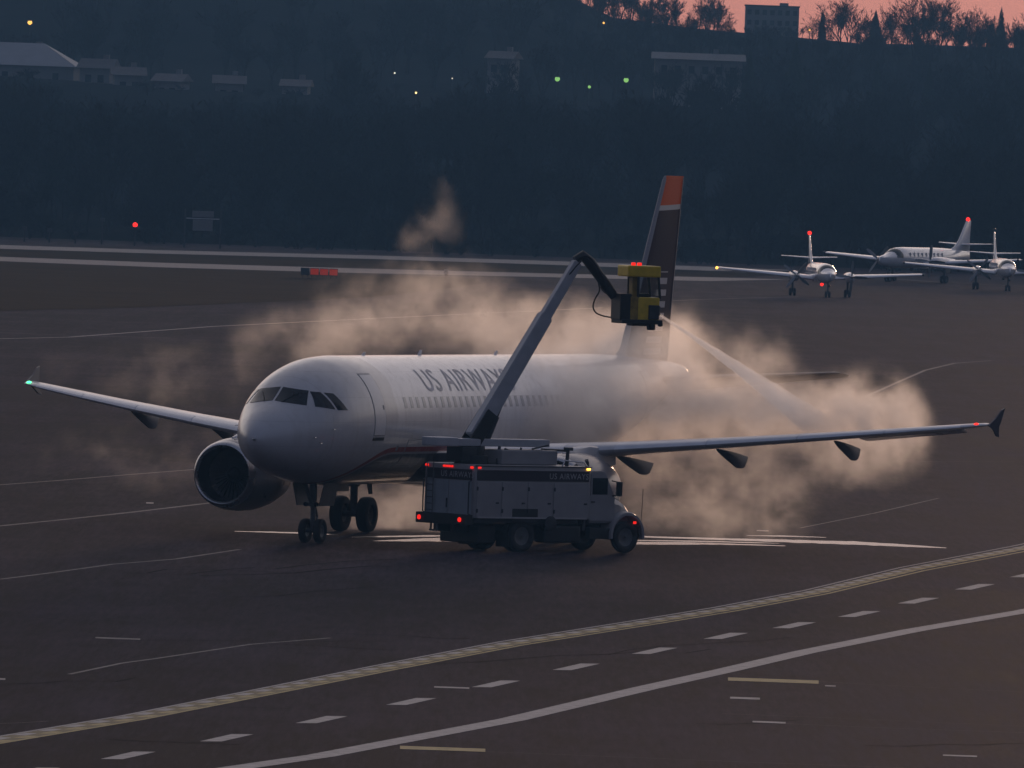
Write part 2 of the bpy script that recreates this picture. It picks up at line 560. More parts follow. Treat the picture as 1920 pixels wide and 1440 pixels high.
# the two interlocking rows of a zipper line
ZIP = [(-460, 1464), (-70, 1399), (0, 1387), (250, 1345), (480, 1300), (720, 1252), (960, 1206), (1220, 1165), (1360, 1142), (1530, 1110), (1710, 1067), (1920, 1027), (2010, 1008), (2480, 914)]
zp = [gp(x, y, 0.006) for x, y in ZIP]
def along(pts, step):
    out, acc = [], 0.0
    for a, b in zip(pts, pts[1:]):
        L = (b - a).length
        t = acc
        while t < L:
            out.append((a.lerp(b, t / L), (b - a).normalized()))
            t += step
        acc = t - L
    return out
zpts = along(zp, 1.25)
def quad_mesh(name, l, w):
    me = bpy.data.meshes.new(name)
    me.from_pydata([(-l / 2, -w / 2, 0), (l / 2, -w / 2, 0), (l / 2, w / 2, 0), (-l / 2, w / 2, 0)], [], [(0, 1, 2, 3)])
    return me
zw = quad_mesh('zipper_mark', 1.2, 0.27)
zw.materials.append(M['paint_white'])
zy = quad_mesh('zipper_mark', 1.2, 0.27)
zy.materials.append(M['paint_yellow'])
for i, (p, d) in enumerate(zpts):
    n = Vector((-d.y, d.x, 0))
    side = 1 if i % 2 == 0 else -1
    if side > 0 or i % 2:
        o = link('zipper_mark', zw if side > 0 else zy, None, apron)
        o.location = p + n * 0.15 * side
        o.rotation_euler = (0, 0, math.atan2(d.y, d.x))
ribbon('zipper_band', ZIP, 0.62, M['zipper_base'], 0.0045)
ribbon('zipper_edge', [(x + 22, y + 3) for x, y in ZIP], 0.12, M['paint_yellow'])
ribbon('zipper_edge', [(x - 22, y - 3) for x, y in ZIP], 0.10, M['paint_white'])
for cx, cy_ in ((60, 1446), (240, 1416), (425, 1383), (603, 1349), (771, 1315), (930, 1282), (1080, 1250), (1227, 1220), (1361, 1192), (1489, 1172), (1611, 1151), (1722, 1126), (1828, 1100), (1930, 1077), (2030, 1056), (2128, 1036), (2222, 1017)):
    s = (cy_ - 228) / 1188
    pts = [(cx - 52 * s, cy_ + 7 * s), (cx - 10 * s, cy_ + 7.5 * s), (cx + 52 * s, cy_ - 6.5 * s), (cx + 10 * s, cy_ - 7 * s)]
    bm = bmesh.new()
    bm.faces.new([bm.verts.new(gp(x, y, 0.006)) for x, y in pts])
    if bm.faces[:][0].calc_center_median() is not None:
        bm.normal_update()
        if bm.faces[:][0].normal.z < 0:
            bmesh.ops.reverse_faces(bm, faces=bm.faces)
    obj('lane_dash', bm, M['paint_white'], apron, recalc=False)
LINES = [
    ([(-40, 636), (130, 632), (400, 612), (700, 597), (1000, 583), (1130, 577)], 0.30, 'paint_white'),
    ([(-40, 622), (110, 628), (330, 634)], 0.30, 'paint_worn'),
    ([(-40, 990), (120, 974), (250, 960), (385, 944), (520, 930)], 0.22, 'paint_worn'),
    ([(-40, 912), (120, 900), (240, 890), (380, 879)], 0.18, 'paint_worn'),
    ([(1620, 745), (1680, 718), (1735, 694), (1790, 681), (1860, 676)], 0.22, 'paint_worn'),
    ([(1150, 570), (1300, 562), (1500, 556), (1620, 557)], 0.25, 'paint_worn'),
    ([(1680, 523), (1760, 529), (1860, 534), (1940, 538)], 0.30, 'paint_white'),
    ([(1385, 1277), (1540, 1278), (1680, 1286), (1930, 1298)], 0.05, 'paint_worn'),
    ([(1355, 1338), (1560, 1346), (1930, 1362)], 0.04, 'paint_worn'),
    ([(1410, 1354), (1640, 1364), (1930, 1374)], 0.05, 'paint_worn'),
    ([(740, 1404), (960, 1411), (1380, 1428), (1700, 1440)], 0.05, 'paint_worn'),
    ([(-40, 1358), (40, 1355), (90, 1352)], 0.05, 'paint_worn'),
    ([(0, 1086), (80, 1076), (210, 1058), (330, 1048), (450, 1030)], 0.14, 'paint_worn'),
    ([(130, 1264), (230, 1243), (290, 1235), (470, 1208), (620, 1196)], 0.12, 'paint_worn'),
    ([(1560, 862), (1700, 865), (1900, 866)], 0.10, 'paint_worn'),
    ([(1500, 990), (1640, 962), (1760, 934)], 0.10, 'paint_worn'),
]
for pxs, w, mm in LINES:
    ribbon('painted_line', pxs, w, M[mm])
for (x, y, w, t, mm) in ((221, 1197, 84, 2.4, 'paint_worn'), (847, 1289, 66, 2.4, 'paint_white'), (1397, 1309, 56, 3.5, 'paint_white'), (1442, 1354, 62, 3.0, 'paint_white'),
                     (830, 1404, 160, 6, 'paint_yellow'), (1450, 1276, 170, 6, 'paint_yellow'), (1557, 1286, 20, 2, 'paint_white'), (1800, 1417, 64, 2.5, 'paint_white'), (4, 1273, 12, 3, 'paint_white'),
                     (281, 943, 14, 2.4, 'paint_white'), (1430, 995, 22, 2, 'paint_white')):
    bm = bmesh.new()
    k = 0.035
    bm.faces.new([bm.verts.new(gp(*q, 0.006)) for q in ((x - w / 2, y + t / 2 - k * w / 2), (x + w / 2, y + t / 2 + k * w / 2), (x + w / 2, y - t / 2 + k * w / 2), (x - w / 2, y - t / 2 - k * w / 2))])
    bm.normal_update()
    if bm.faces[:][0].normal.z < 0:
        bmesh.ops.reverse_faces(bm, faces=bm.faces)
    obj('paint_mark', bm, M[mm], apron, recalc=False)

rgs = random.Random(21)
for k in range(16):                     # tar-filled cracks wandering over the old pavement
    x, y = rgs.uniform(-50, 1700), rgs.uniform(1060, 1435)
    n_ = rgs.randrange(4, 9)
    pts = []
    for j in range(n_):
        pts.append((x, y))
        x += rgs.uniform(30, 95)
        y += rgs.uniform(-9, 3) if k % 3 else rgs.uniform(0, 5)
    ribbon('tar_seam', pts, rgs.uniform(0.06, 0.16), M['tar'], 0.005)
def puddle(pxs):
    """wet sheet with a ragged outline round a spine given as (x, y_mid, half height) in picture rows"""
    rng = random.Random(len(pxs) * 13 + int(pxs[0][0]))
    top, botm = [], []
    for (x0, y0, h0), (x1, y1, h1) in zip(pxs, pxs[1:]):
        for k in range(8):
            t = k / 8
            x, y, h = x0 + (x1 - x0) * t, y0 + (y1 - y0) * t, h0 + (h1 - h0) * t
            top.append(gp(x, y - h * rng.uniform(0.72, 1.0), 0.004))
            botm.append(gp(x, y + h * rng.uniform(0.72, 1.0), 0.004))
    bm = bmesh.new()
    tv = [bm.verts.new(p) for p in top]
    bv = [bm.verts.new(p) for p in botm]
    for i in range(len(tv) - 1):
        bm.faces.new((bv[i], bv[i + 1], tv[i + 1], tv[i]))
    return struct(obj('puddle', bm, M['wet'], recalc=False))
for pud in ([(700, 1014, 0.3), (760, 1013, 1.6), (830, 1011.5, 3.0), (900, 1012, 3.4), (1000, 1014, 2)], [(660, 1007, 0.3), (720, 1006, 1.0), (800, 1005, 1.2), (880, 1004, 0.4)],
            [(1195, 1006, 1.0), (1300, 1009, 1.4), (1400, 1012, 1.6), (1500, 1015, 2.2), (1600, 1018, 2.6), (1700, 1023, 1.8), (1785, 1028, 0.2)],
            [(1185, 1013, .6), (1290, 1014.5, 1.0), (1400, 1017, .7), (1470, 1019, .2)],
            [(1190, 1018.5, 2.0), (1280, 1019, 2.0), (1350, 1019.6, 1.2), (1490, 1024, 0.4)], [(1400, 1004, .3), (1470, 1005, .9), (1560, 1008, .3)],
            [(440, 996, .3), (520, 998, .9), (580, 1000, 1.0), (640, 1003, .3)]):
    puddle([(x, y, h * 1.45) for x, y, h in pud])

# ------------------------------------------------------------------ hill
def hill_h(x, y):
    """terrain height"""
    t = (y - 1385) / 1000
    if t <= 0:
        return -0.6 + max(t, -0.03) * 10
    prof = np.interp(t, [0, 0.06, 0.25, 0.45, 0.6, 0.68, 0.85, 1.0, 1.6], [-0.6, 0.8, 4.5, 10.0, 15.5, 17.0, 23.0, 27.0, 31.0])
    side = 1 + 0.10 * math.tanh(-x / 60) 
    bump = 0.7 * math.sin(x * 0.051 + y * 0.013) + 0.5 * math.sin(x * 0.013 - y * 0.031 + 1.3)
    ridge = 3.8 * min(1, max(0, (t - 0.74) / 0.22)) + 7.5 * min(1, max(0, (17 - x) / 13)) * min(1, max(0, (t - 0.74) / 0.24))
    return float(prof * side + bump * min(1, t * 5) + ridge)
bm = bmesh.new()
NX, NY = 110, 90
grid = []
for j in range(NY + 1):
    y = 1350 + (2900 - 1350) * j / NY
    row = []
    for i in range(NX + 1):
        x = -850 + 1700 * i / NX
        row.append(bm.verts.new((x, y, hill_h(x, y))))
    grid.append(row)
for j in range(NY):
    for i in range(NX):
        bm.faces.new((grid[j][i], grid[j][i + 1], grid[j + 1][i + 1], grid[j + 1][i]))
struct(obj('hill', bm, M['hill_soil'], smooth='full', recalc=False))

# ------------------------------------------------------------------ trees
def bare_tree_geo(rng, H, levels=3, spread=0.5, tw=0.05, verts=None, faces=None, base=(0, 0, 0), twigs=5, trunk_split=None):
    """leafless tree: tapered trunk, limbs, branches and twig blades, as plain vertex/face lists"""
    def stick(a, b, ra, rb, n=3):
        d = (b - a)
        if d.length < 1e-6:
            return
        u, v = frame_of(d)
        i0 = len(verts)
        for (p, r_) in ((a, ra), (b, rb)):
            for k in range(n):
                t = 2 * math.pi * k / n
                q = p + (u * math.cos(t) + v * math.sin(t)) * r_
                verts.append((q.x, q.y, q.z))
        for k in range(n):
            faces.append((i0 + k, i0 + (k + 1) % n, i0 + n + (k + 1) % n, i0 + n + k))
    def grow(p, d, L, r_, lev):
        e = p + d * L
        stick(p, e, r_, r_ * 0.6)
        if lev == 0:
            for _ in range(twigs):
                t = rng.uniform(0.25, 1.0)
                q = p + d * L * t
                dd = (d + Vector((rng.uniform(-1, 1), rng.uniform(-1, 1), rng.uniform(-0.3, 0.8))) * 0.8).normalized()
                tip = q + dd * L * rng.uniform(0.35, 0.7)
                w = dd.cross(Vector((rng.uniform(-1, 1), rng.uniform(-1, 1), rng.uniform(-1, 1)))).normalized() * tw
                i0 = len(verts)
                for qq in (q - w, q + w, tip):
                    verts.append((qq.x, qq.y, qq.z))
                faces.append((i0, i0 + 1, i0 + 2))
            return
        n = rng.choice((3, 4, 4))
        for k in range(n):
            t = rng.uniform(0.35, 0.95) if k else 1.0
            q = p + d * L * t
            a = rng.uniform(0, 2 * math.pi)
            u, v = frame_of(d)
            dd = (d + (u * math.cos(a) + v * math.sin(a)) * rng.uniform(0.35, 0.9) * spread * 1.7 + Vector((0, 0, 0.18))).normalized()
            grow(q, dd, L * rng.uniform(0.58, 0.8), r_ * 0.55, lev - 1)
    b = Vector(base)
    h0 = H * rng.uniform(0.16, 0.26)
    lean = Vector((rng.uniform(-0.06, 0.06), rng.uniform(-0.06, 0.06), 1)).normalized()
    i_trunk = len(faces)
    stick(b - Vector((0, 0, 0.5)), b + lean * h0, H * 0.022, H * 0.016, 5)
    if trunk_split is not None:
        trunk_split.append(len(faces))
    for k in range(rng.choice((3, 4, 5))):
        a = rng.uniform(0, 2 * math.pi)
        dd = (lean + Vector((math.cos(a), math.sin(a), 0)) * rng.uniform(0.15, 0.65) * spread * 1.3).normalized()
        grow(b + lean * h0 * rng.uniform(0.75, 1.0), dd, H * rng.uniform(0.24, 0.34), H * 0.010, levels)
def mesh_from(name, verts, faces):
    me = bpy.data.meshes.new(name)
    me.from_pydata(verts, [], faces)
    me.update()
    return me

# the wood on the slope: one mass of leafless trees
rng = random.Random(3)
V, F = [], []
def fov_x(y, margin=1.12):
    return y * 960 / FPX * margin + 4
protos = []
for k in range(12):
    v, f = [], []
    bare_tree_geo(rng, 1.0, 3, rng.uniform(0.4, 0.6), 0.0062, v, f, twigs=5)
    protos.append((np.array(v), f))
spots = []
for y0, y1, n, hmin, hmax in ((1392, 1450, 170, 6, 10), (1450, 1560, 180, 8, 13), (1560, 1720, 190, 9, 14), (1720, 1900, 170, 8, 13), (1960, 2100, 110, 7, 12), (2110, 2300, 130, 9, 14), (2300, 2480, 110, 9, 14)):
    for _ in range(n):
        y = rng.uniform(y0, y1)
        fx = fov_x(y, 1.5)
        x = rng.uniform(-fx, fx)
        h = rng.uniform(hmin, hmax)
        if y > 2110 and x > 8:
            h *= 0.46 + 0.1 * math.sin(x * 0.2)
        spots.append((x, y, h))
for _ in range(300):
    y = rng.uniform(2120, 2420)
    spots.append((rng.uniform(4, 130), y, rng.uniform(4.5, 8.0)))
# trees cut to these view rows so houses, lamps and skyline objects show: (left, right, lowest row kept clear, distance)
CLEAR = [(1385, 1510, 47, 2560), (1525, 1557, 60, 2360), (1615, 1665, 58, 2370), (1860, 1892, 58, 2360), (1380, 1430, 150, 1985), (1455, 1525, 140, 1980), (1632, 1656, 160, 1985), (1730, 1754, 160, 1985), (-20, 165, 150, 2000), (160, 275, 185, 1990), (295, 350, 192, 1985), (405, 455, 182, 1990), (530, 582, 182, 1990), (920, 970, 116, 2040), (1225, 1400, 117, 2050),
         (40, 72, 60, 2150), (1036, 1055, 166, 1950), (1096, 1114, 176, 1950), (1164, 1184, 168, 1950), (732, 748, 150, 1990), (772, 788, 186, 1960), (842, 854, 158, 1990), (1124, 1140, 58, 2300), (1356, 1374, 62, 2300), (1510, 1526, 68, 2300)]
def project(p):
    d = Vector(p) - Vector((0, 0, CAM_H))
    k = d.dot(fw)
    return 960 + FPX * d.dot(r2) / k, 720 - FPX * d.dot(u2) / k
kept = []
for (x, y, h) in spots:
    z = hill_h(x, y)
    px, top = project((x, y, z + h))
    half = 0.30 * h * FPX / y
    for (l, r_, row, Yc) in CLEAR:
        if y < Yc + 8 and l - half < px < r_ + half and top < row:
            h = max(0.0, h - (row - top) * y / FPX)
            top = row
    if h > 1.8:
        kept.append((x, y, h))
spots = kept
spots = [(x, y, h, h) for x, y, h in spots]
for y0, y1, n, hmin, hmax in ((1388, 1440, 170, 2.0, 4.5), (1440, 1600, 150, 2.5, 5), (1900, 1980, 60, 1.5, 3)):
    for _ in range(n):                  # brushwood between the trunks
        y = rng.uniform(y0, y1)
        fx = fov_x(y, 1.5)
        h = rng.uniform(hmin, hmax)
        spots.append((rng.uniform(-fx, fx), y, h, h * 1.9))
Vn, off = [], 0
for (x, y, h, wd) in spots:
    v, f = protos[rng.randrange(len(protos))]
    a = rng.uniform(0, 6.28)
    ca, sa = math.cos(a) * wd, math.sin(a) * wd
    w = np.stack([v[:, 0] * ca - v[:, 1] * sa + x, v[:, 0] * sa + v[:, 1] * ca + y, (v[:, 2] - (0.18 if wd > h else 0)) * h + hill_h(x, y)], 1)
    Vn.append(w)
    F.extend([tuple(i + off for i in q) for q in f])
    off += len(w)
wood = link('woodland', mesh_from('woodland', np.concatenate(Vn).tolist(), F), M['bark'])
tag(wood, 'mass of leafless trees covering the dark slope beyond the airfield', 'woodland', kind='stuff')

def bare_tree(px, top_py, Y, label, seed, levels=4, spread=0.55):
    p = at(px, 300, Y)
    x = p.x
    z0 = hill_h(x, Y) - 0.3
    H = at(px, top_py, Y).z - z0
    rg = random.Random(seed)
    v, f, sp = [], [], []
    bare_tree_geo(rg, 1.0, levels, spread, 0.0028, v, f, twigs=5, trunk_split=sp)
    top = max(q[2] for q in v)
    k = H / top
    v = [(a * k, b * k, c * k) for a, b, c in v]
    t = thing('bare_tree', label, 'tree', (x, Y, z0), 0, 'bare trees on the skyline')
    for nm, ff in (('trunk', f[:sp[0]]), ('crown', f[sp[0]:])):
        used = sorted({i for q in ff for i in q})
        mp = {i: j for j, i in enumerate(used)}
        link(nm, mesh_from(nm, [v[i] for i in used], [tuple(mp[i] for i in q) for q in ff]), M['bark'], t)
    return t
bare_tree(1578, -18, 2230, 'broad bare tree on the skyline right of the narrow dark conifer', 11, 4, 0.62)
bare_tree(1648, 4, 2270, 'small rounded bare tree on the skyline between two taller ones', 12)
bare_tree(1705, -20, 2230, 'tall bare tree on the skyline left of the upper right pair', 13)
bare_tree(1752, -22, 2250, 'tall upright bare tree reaching out of the top edge', 14, 4, 0.42)
bare_tree(1815, 6, 2270, 'thin bare tree beside the far right dark conifer', 15)
bare_tree(1915, 14, 2250, 'bare tree cut by the right edge of the picture', 16)
bare_tree(1335, 8, 2280, 'wide low bare tree just left of the flat roofed block', 17, 4, 0.7)
bare_tree(1275, 4, 2280, 'rounded bare tree against the pink sky left of the block', 18, 4, 0.65)
bare_tree(1200, -4, 2280, 'bare tree where the pink sky strip begins', 19, 4, 0.6)
bare_tree(1515, 26, 2310, 'small bare bush-like tree touching the block on its right side', 20, 4, 0.6)

def conifer(px, base_py, top_py, Y, label, seed, width=0.36):
    rg = random.Random(seed)
    p = at(px, base_py, Y)
    z0 = hill_h(p.x, Y) - 0.3
    H = at(px, top_py, Y).z - z0
    t = thing('conifer', label, 'tree', (p.x, Y, z0), 0, 'dark conifers on the slope')
    bm = bmesh.new()
    add_tube(bm, [(0, 0, 0), (0, 0, H * 0.9)], [H * 0.02, H * 0.004], 6)
    obj('trunk', bm, M['bark'], t)
    v, f = [], []
    n = 620
    for k in range(n):
        z = H * (0.10 + 0.90 * (k / n) ** 0.85)
        rr = H * width * 0.5 * (1 - z / H) ** 0.85 * rg.uniform(0.55, 1.12) + 0.05
        a = rg.uniform(0, 6.283)
        d = Vector((math.cos(a), math.sin(a), 0))
        s = Vector((-d.y, d.x, 0)) * rr * rg.uniform(0.16, 0.3)
        a0 = Vector((0, 0, z + rr * 0.25))
        e = d * rr + Vector((0, 0, z - rr * rg.uniform(0.15, 0.45)))
        mid = d * rr * 0.55 + Vector((0, 0, z + rr * 0.02))
        i0 = len(v)
        for q in (a0, mid + s, e, mid - s, mid + Vector((0, 0, rr * 0.18))):
            v.append(tuple(q))
        f += [(i0, i0 + 1, i0 + 4), (i0 + 1, i0 + 2, i0 + 4), (i0 + 2, i0 + 3, i0 + 4), (i0 + 3, i0, i0 + 4)]
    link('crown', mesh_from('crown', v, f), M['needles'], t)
    return t
conifer(1405, 165, 88, 1985, 'dark pointed conifer below and left of the flat roofed block', 1, 0.42)
conifer(1490, 160, 74, 1980, 'broad dark conifer below the right end of the block', 2, 0.55)
conifer(1541, 80, 16, 2360, 'narrow dark conifer on the skyline right of the block', 3, 0.4)
conifer(1640, 90, 18, 2370, 'rounded dark conifer on the skyline among bare trees', 4, 0.62)
conifer(1876, 80, 12, 2360, 'dark conifer on the skyline near the right edge', 5, 0.45)
conifer(1644, 170, 112, 1985, 'small conifer on the slope beneath the skyline trees', 6, 0.42)
conifer(1742, 170, 114, 1985, 'small conifer on the slope to the right', 7, 0.42)

# ------------------------------------------------------------------ buildings on the hill
def house(px, py, Y, w, dpt, hw_, hr, label, roof='house_roof', nwin=3, cat='house', group='houses on the slope'):
    p = at(px, py, Y)
    z0 = hill_h(p.x, Y) - 1.5
    zt = p.z
    t = thing('house' if cat == 'house' else 'hall', label, cat, (p.x, Y, z0), random.uniform(-0.25, 0.25), group)
    zb = zt - z0
    hw_ = max(hw_, zb - hr)
    bm = bmesh.new()
    add_box(bm, (0, 0, hw_ / 2), (w, dpt, hw_))
    obj('wall', bm, M['house_wall'], t)
    bm = bmesh.new()
    o_ = 0.5
    prof = [(-dpt / 2 - o_, hw_ + 0.003), (dpt / 2 + o_, hw_ + 0.003), (0, hw_ + hr)]
    a = [bm.verts.new((-w / 2 - o_, y, z)) for y, z in prof[:2]] + [bm.verts.new((-w / 2 - o_ + (w * 0.28 if hr > 2.9 else 0), prof[2][0], prof[2][1]))]
    b = [bm.verts.new((w / 2 + o_, y, z)) for y, z in prof[:2]] + [bm.verts.new((w / 2 + o_ - (w * 0.28 if hr > 2.9 else 0), prof[2][0], prof[2][1]))]
    skin(bm, [a, b])
    rf = obj('roof', bm, M[roof], t)
    bm = bmesh.new()
    add_box(bm, (w * 0.2, 1.0, hw_ + hr * 0.8), (0.8, 0.8, 1.8))
    obj('chimney', bm, M['house_wall'], rf)
    for k in range(nwin):
        x = -w / 2 + w * (k + 0.7) / (nwin + 0.4)
        bm = bmesh.new()
        add_box(bm, (x, -dpt / 2 - 0.03, hw_ - 1.5), (1.1, 0.1, 1.3))
        wn_ = obj('window', bm, M['house_wall'], t)
        bm = bmesh.new()
        add_box(bm, (x, -dpt / 2 - 0.09, hw_ - 1.5), (0.9, 0.04, 1.1))
        obj('pane', bm, M['glass_dark'], wn_)
    return t
house(20, 107, 2020, 20, 12, 3.2, 3.3, 'wide pale roofed hall at the upper left edge', 'pale_roof', 5, 'hall', None)
house(185, 148, 2005, 4.4, 6, 3.6, 1.4, 'small pale house nearest the wide pale roofed hall', nwin=2)
house(240, 158, 1995, 4.2, 6, 3.0, 1.2, 'small pale house second from the pale roofed hall', nwin=2)
house(322, 168, 1990, 3.8, 6, 2.6, 1.1, 'lowest pale house in the middle of the left slope', nwin=2)
house(430, 162, 1995, 4.0, 6, 2.6, 1.2, 'dim house between the middle and the solitary house', nwin=2)
house(556, 158, 1995, 3.6, 6, 2.6, 1.0, 'solitary pale house right of the left slope row', nwin=2)
house(945, 96, 2050, 3.5, 6, 2.6, 1.1, 'small pale house high on the slope above the airliner', nwin=2)
house(1310, 100, 2060, 13, 7, 2.4, 1.0, 'long low pale building left of the dark pointed conifer', 'dim_roof', 6)

def flat_block():
    p0, p1 = at(1398, 11, 2560), at(1498, 14, 2560)
    w = p1.x - p0.x
    x = (p0.x + p1.x) / 2
    z0 = hill_h(x, 2560) - 0.5
    H = p0.z - z0
    t = thing('flat_block', 'flat roofed block of flats standing against the pink sky', 'building', (x, 2560, z0))
    bm = bmesh.new()
    add_box(bm, (0, 0, H / 2), (w, 8, H))
    obj('wall', bm, M['tower_wall'], t)
    bm = bmesh.new()
    add_box(bm, (0, 0, H + 0.12), (w + 0.3, 8.3, 0.24))
    rf = obj('roof', bm, M['house_roof'], t)
    bm = bmesh.new()
    add_box(bm, (w * 0.22, 0, H + 0.50), (1.6, 3, 0.5))
    obj('plant_room', bm, M['tower_wall'], rf)
    for r_ in range(3):
        for k in range(7):
            bm = bmesh.new()
            add_box(bm, (-w / 2 + w * (k + 0.5) / 7, -4.02, H - 1.1 - r_ * 1.9), (w / 7 * 0.55, 0.1, 0.9))
            obj('window', bm, M['glass_dark'], t)
flat_block()

def street_lamp(px, py, Y, glowm, label, r_=0.26, h=None):
    p = at(px, py, Y)
    z0 = hill_h(p.x, Y) - 0.3
    h = max(1.5, p.z - z0)
    t = thing('street_lamp', label, 'street lamp', (p.x, Y, z0), 0, 'street lamps on the slope')
    bm = bmesh.new()
    add_tube(bm, [(0, 0.5, 0), (0, 0.5, h * 0.97), (0, 0.35, h + 0.28), (0, 0.0, h + 0.30)], [0.1, 0.07, 0.05, 0.05], 6)
    obj('pole', bm, M['dark_metal'], t)
    bm = bmesh.new()
    add_box(bm, (0, 0.0, h + 0.3), (0.4, 0.5, 0.16), bevel=0.04)
    hd = obj('lamp_head', bm, M['dark_metal'], t)
    bm = bmesh.new()
    add_sphere(bm, (0, 0, h), r_, 6)
    obj('bulb', bm, M[glowm], hd, smooth='full')
street_lamp(56, 42, 2150, 'orange_lamp', 'bright orange street lamp above the pale roofed hall', 0.36)
street_lamp(1132, 43, 2300, 'orange_lamp', 'small orange street lamp below the start of the pink sky', 0.17)
street_lamp(1365, 51, 2300, 'orange_lamp', 'small orange street lamp left below the flat roofed block', 0.17)
street_lamp(1518, 56, 2300, 'orange_lamp', 'small orange street lamp right below the flat roofed block', 0.17)
street_lamp(1045, 148, 1950, 'lime_glow', 'greenish street lamp, leftmost of the cluster of three', 0.36)
street_lamp(1105, 163, 1950, 'lime_glow', 'greenish street lamp, small lowest one of the cluster of three', 0.22)
street_lamp(1174, 150, 1950, 'lime_glow', 'greenish street lamp, rightmost of the cluster of three', 0.36)
street_lamp(740, 137, 1990, 'white_glow', 'faint pale lamp, upper one left of the greenish cluster', 0.12)
street_lamp(780, 174, 1960, 'warm_glow', 'tiny yellow lamp, lower one left of the greenish cluster', 0.15)
street_lamp(848, 147, 1990, 'white_glow', 'faintest pale lamp between the yellow lamp and the green cluster', 0.09)

# ------------------------------------------------------------------ airfield furniture
def post(px, py0, py1, Y, label, head=True, beacon=False):
    b = at(px, py0, Y)
    z0 = 0.0 if b.z > -1 else b.z
    top = at(px, py1, Y).z
    nm = 'light_mast' if beacon else 'marker_post'
    t = thing(nm, label, 'mast' if beacon else 'post', (b.x, Y, 0), 0, None if beacon else 'thin posts beyond the runway')
    bm = bmesh.new()
    add_tube(bm, [(0, 0, 0), (0, 0, top)], [0.09, 0.06], 6)
    obj('pole', bm, M['dark_metal'], t)
    bm = bmesh.new()
    if beacon:
        add_box(bm, (0, 0, top - 0.1), (0.9, 0.3, 0.18), bevel=0.02)
        hd = obj('crossarm', bm, M['dark_metal'], t)
        bm = bmesh.new()
        add_sphere(bm, (0, 0, top + 0.18), 0.24, 6)
        obj('beacon', bm, M['red_glow'], hd, smooth='full')
    else:
        add_box(bm, (0, 0, top), (0.45, 0.3, 0.35), bevel=0.03)
        obj('post_head', bm, M['dark_metal'], t)
post(45, 460, 428, 1365, 'thin dark post near the left edge beyond the runway')
post(92, 461, 432, 1368, 'thin dark post second from the left edge')
post(141, 462, 438, 1368, 'short dark post between the left edge and the red beacon')
post(190, 463, 412, 1368, 'tall dark post just left of the red beacon')
post(252, 464, 425, 1366, 'mast with a red beacon beyond the runway', beacon=True)

def gantry():
    a, b = at(345, 464, 1368), at(412, 466, 1368)
    t = thing('sign_frame', 'two legged frame carrying a panel beyond the runway', 'sign frame', ((a.x + b.x) / 2, 1368, 0))
    w = b.x - a.x
    top = at(380, 392, 1368).z
    for s in (-1, 1):
        bm = bmesh.new()
        add_tube(bm, [(s * w / 2, 0, 0), (s * w / 2, 0, top)], [0.11, 0.09], 6)
        obj('post', bm, M['dark_metal'], t)
    bm = bmesh.new()
    add_box(bm, (0, 0, top - 0.95), (w * 0.92, 0.12, 0.10))
    obj('crossbar', bm, M['boom_white'], t)
    bm = bmesh.new()
    add_box(bm, (0, 0.02, top - 1.60), (w * 0.56, 0.12, 1.1), bevel=0.02)
    obj('panel', bm, M['tower_wall'], t)
    bm = bmesh.new()
    add_box(bm, (0, 0.02, top - 0.50), (w * 0.60, 0.14, 0.62), bevel=0.02)
    obj('panel', bm, M['tower_wall'], t)
gantry()

def airfield_sign():
    Y = 1150
    z = lambda py: at(600, py, Y).z
    a, b = at(563, 516, Y), at(634, 518, Y)
    t = thing('taxiway_sign', 'low red lit taxiway sign on the grass beside the taxiway', 'sign', ((a.x + b.x) / 2, Y, 0))
    w = b.x - a.x
    h0, h1 = 0.25, 0.85
    n = 4
    for k in range(n):
        x = -w / 2 + w * (k + 0.5) / n
        bm = bmesh.new()
        add_box(bm, (x, 0, (h0 + h1) / 2), (w / n * 0.94, 0.25, h1 - h0), bevel=0.02)
        c = obj('sign_box', bm, M['dark_metal'], t)
        if k:
            bm = bmesh.new()
            add_box(bm, (x, -0.135, (h0 + h1) / 2), (w / n * 0.84, 0.02, (h1 - h0) * 0.82))
            obj('sign_face', bm, M['sign_red'], c)
        for s in (-1, 1):
            bm = bmesh.new()
            add_tube(bm, [(x + s * w / n * 0.3, 0, 0), (x + s * w / n * 0.3, 0, h0 + 0.02)], 0.03, 6)
            obj('leg', bm, M['dark_metal'], c)
airfield_sign()
def edge_marker(px, py, Y, label):
    p = gp(px, py)
    Y = p.y
    t = thing('edge_marker', label, 'marker', (p.x, Y, 0), 0)
    bm = bmesh.new()
    add_box(bm, (0, 0, 0.12), (0.14, 0.14, 0.24))
    obj('base', bm, M['dark_metal'], t)
    bm = bmesh.new()
    add_prism(bm, [(-0.22, 0.2), (0.22, 0.2), (0.16, 0.62), (-0.16, 0.62)], 0.12, Matrix.Translation((0, 0.06, 0)) @ Matrix.Rotation(R(90), 4, 'X'))
    obj('reflector', bm, M['paint_white'], t)
edge_marker(836, 519, 1100, 'small white marker on the grass behind the mist')

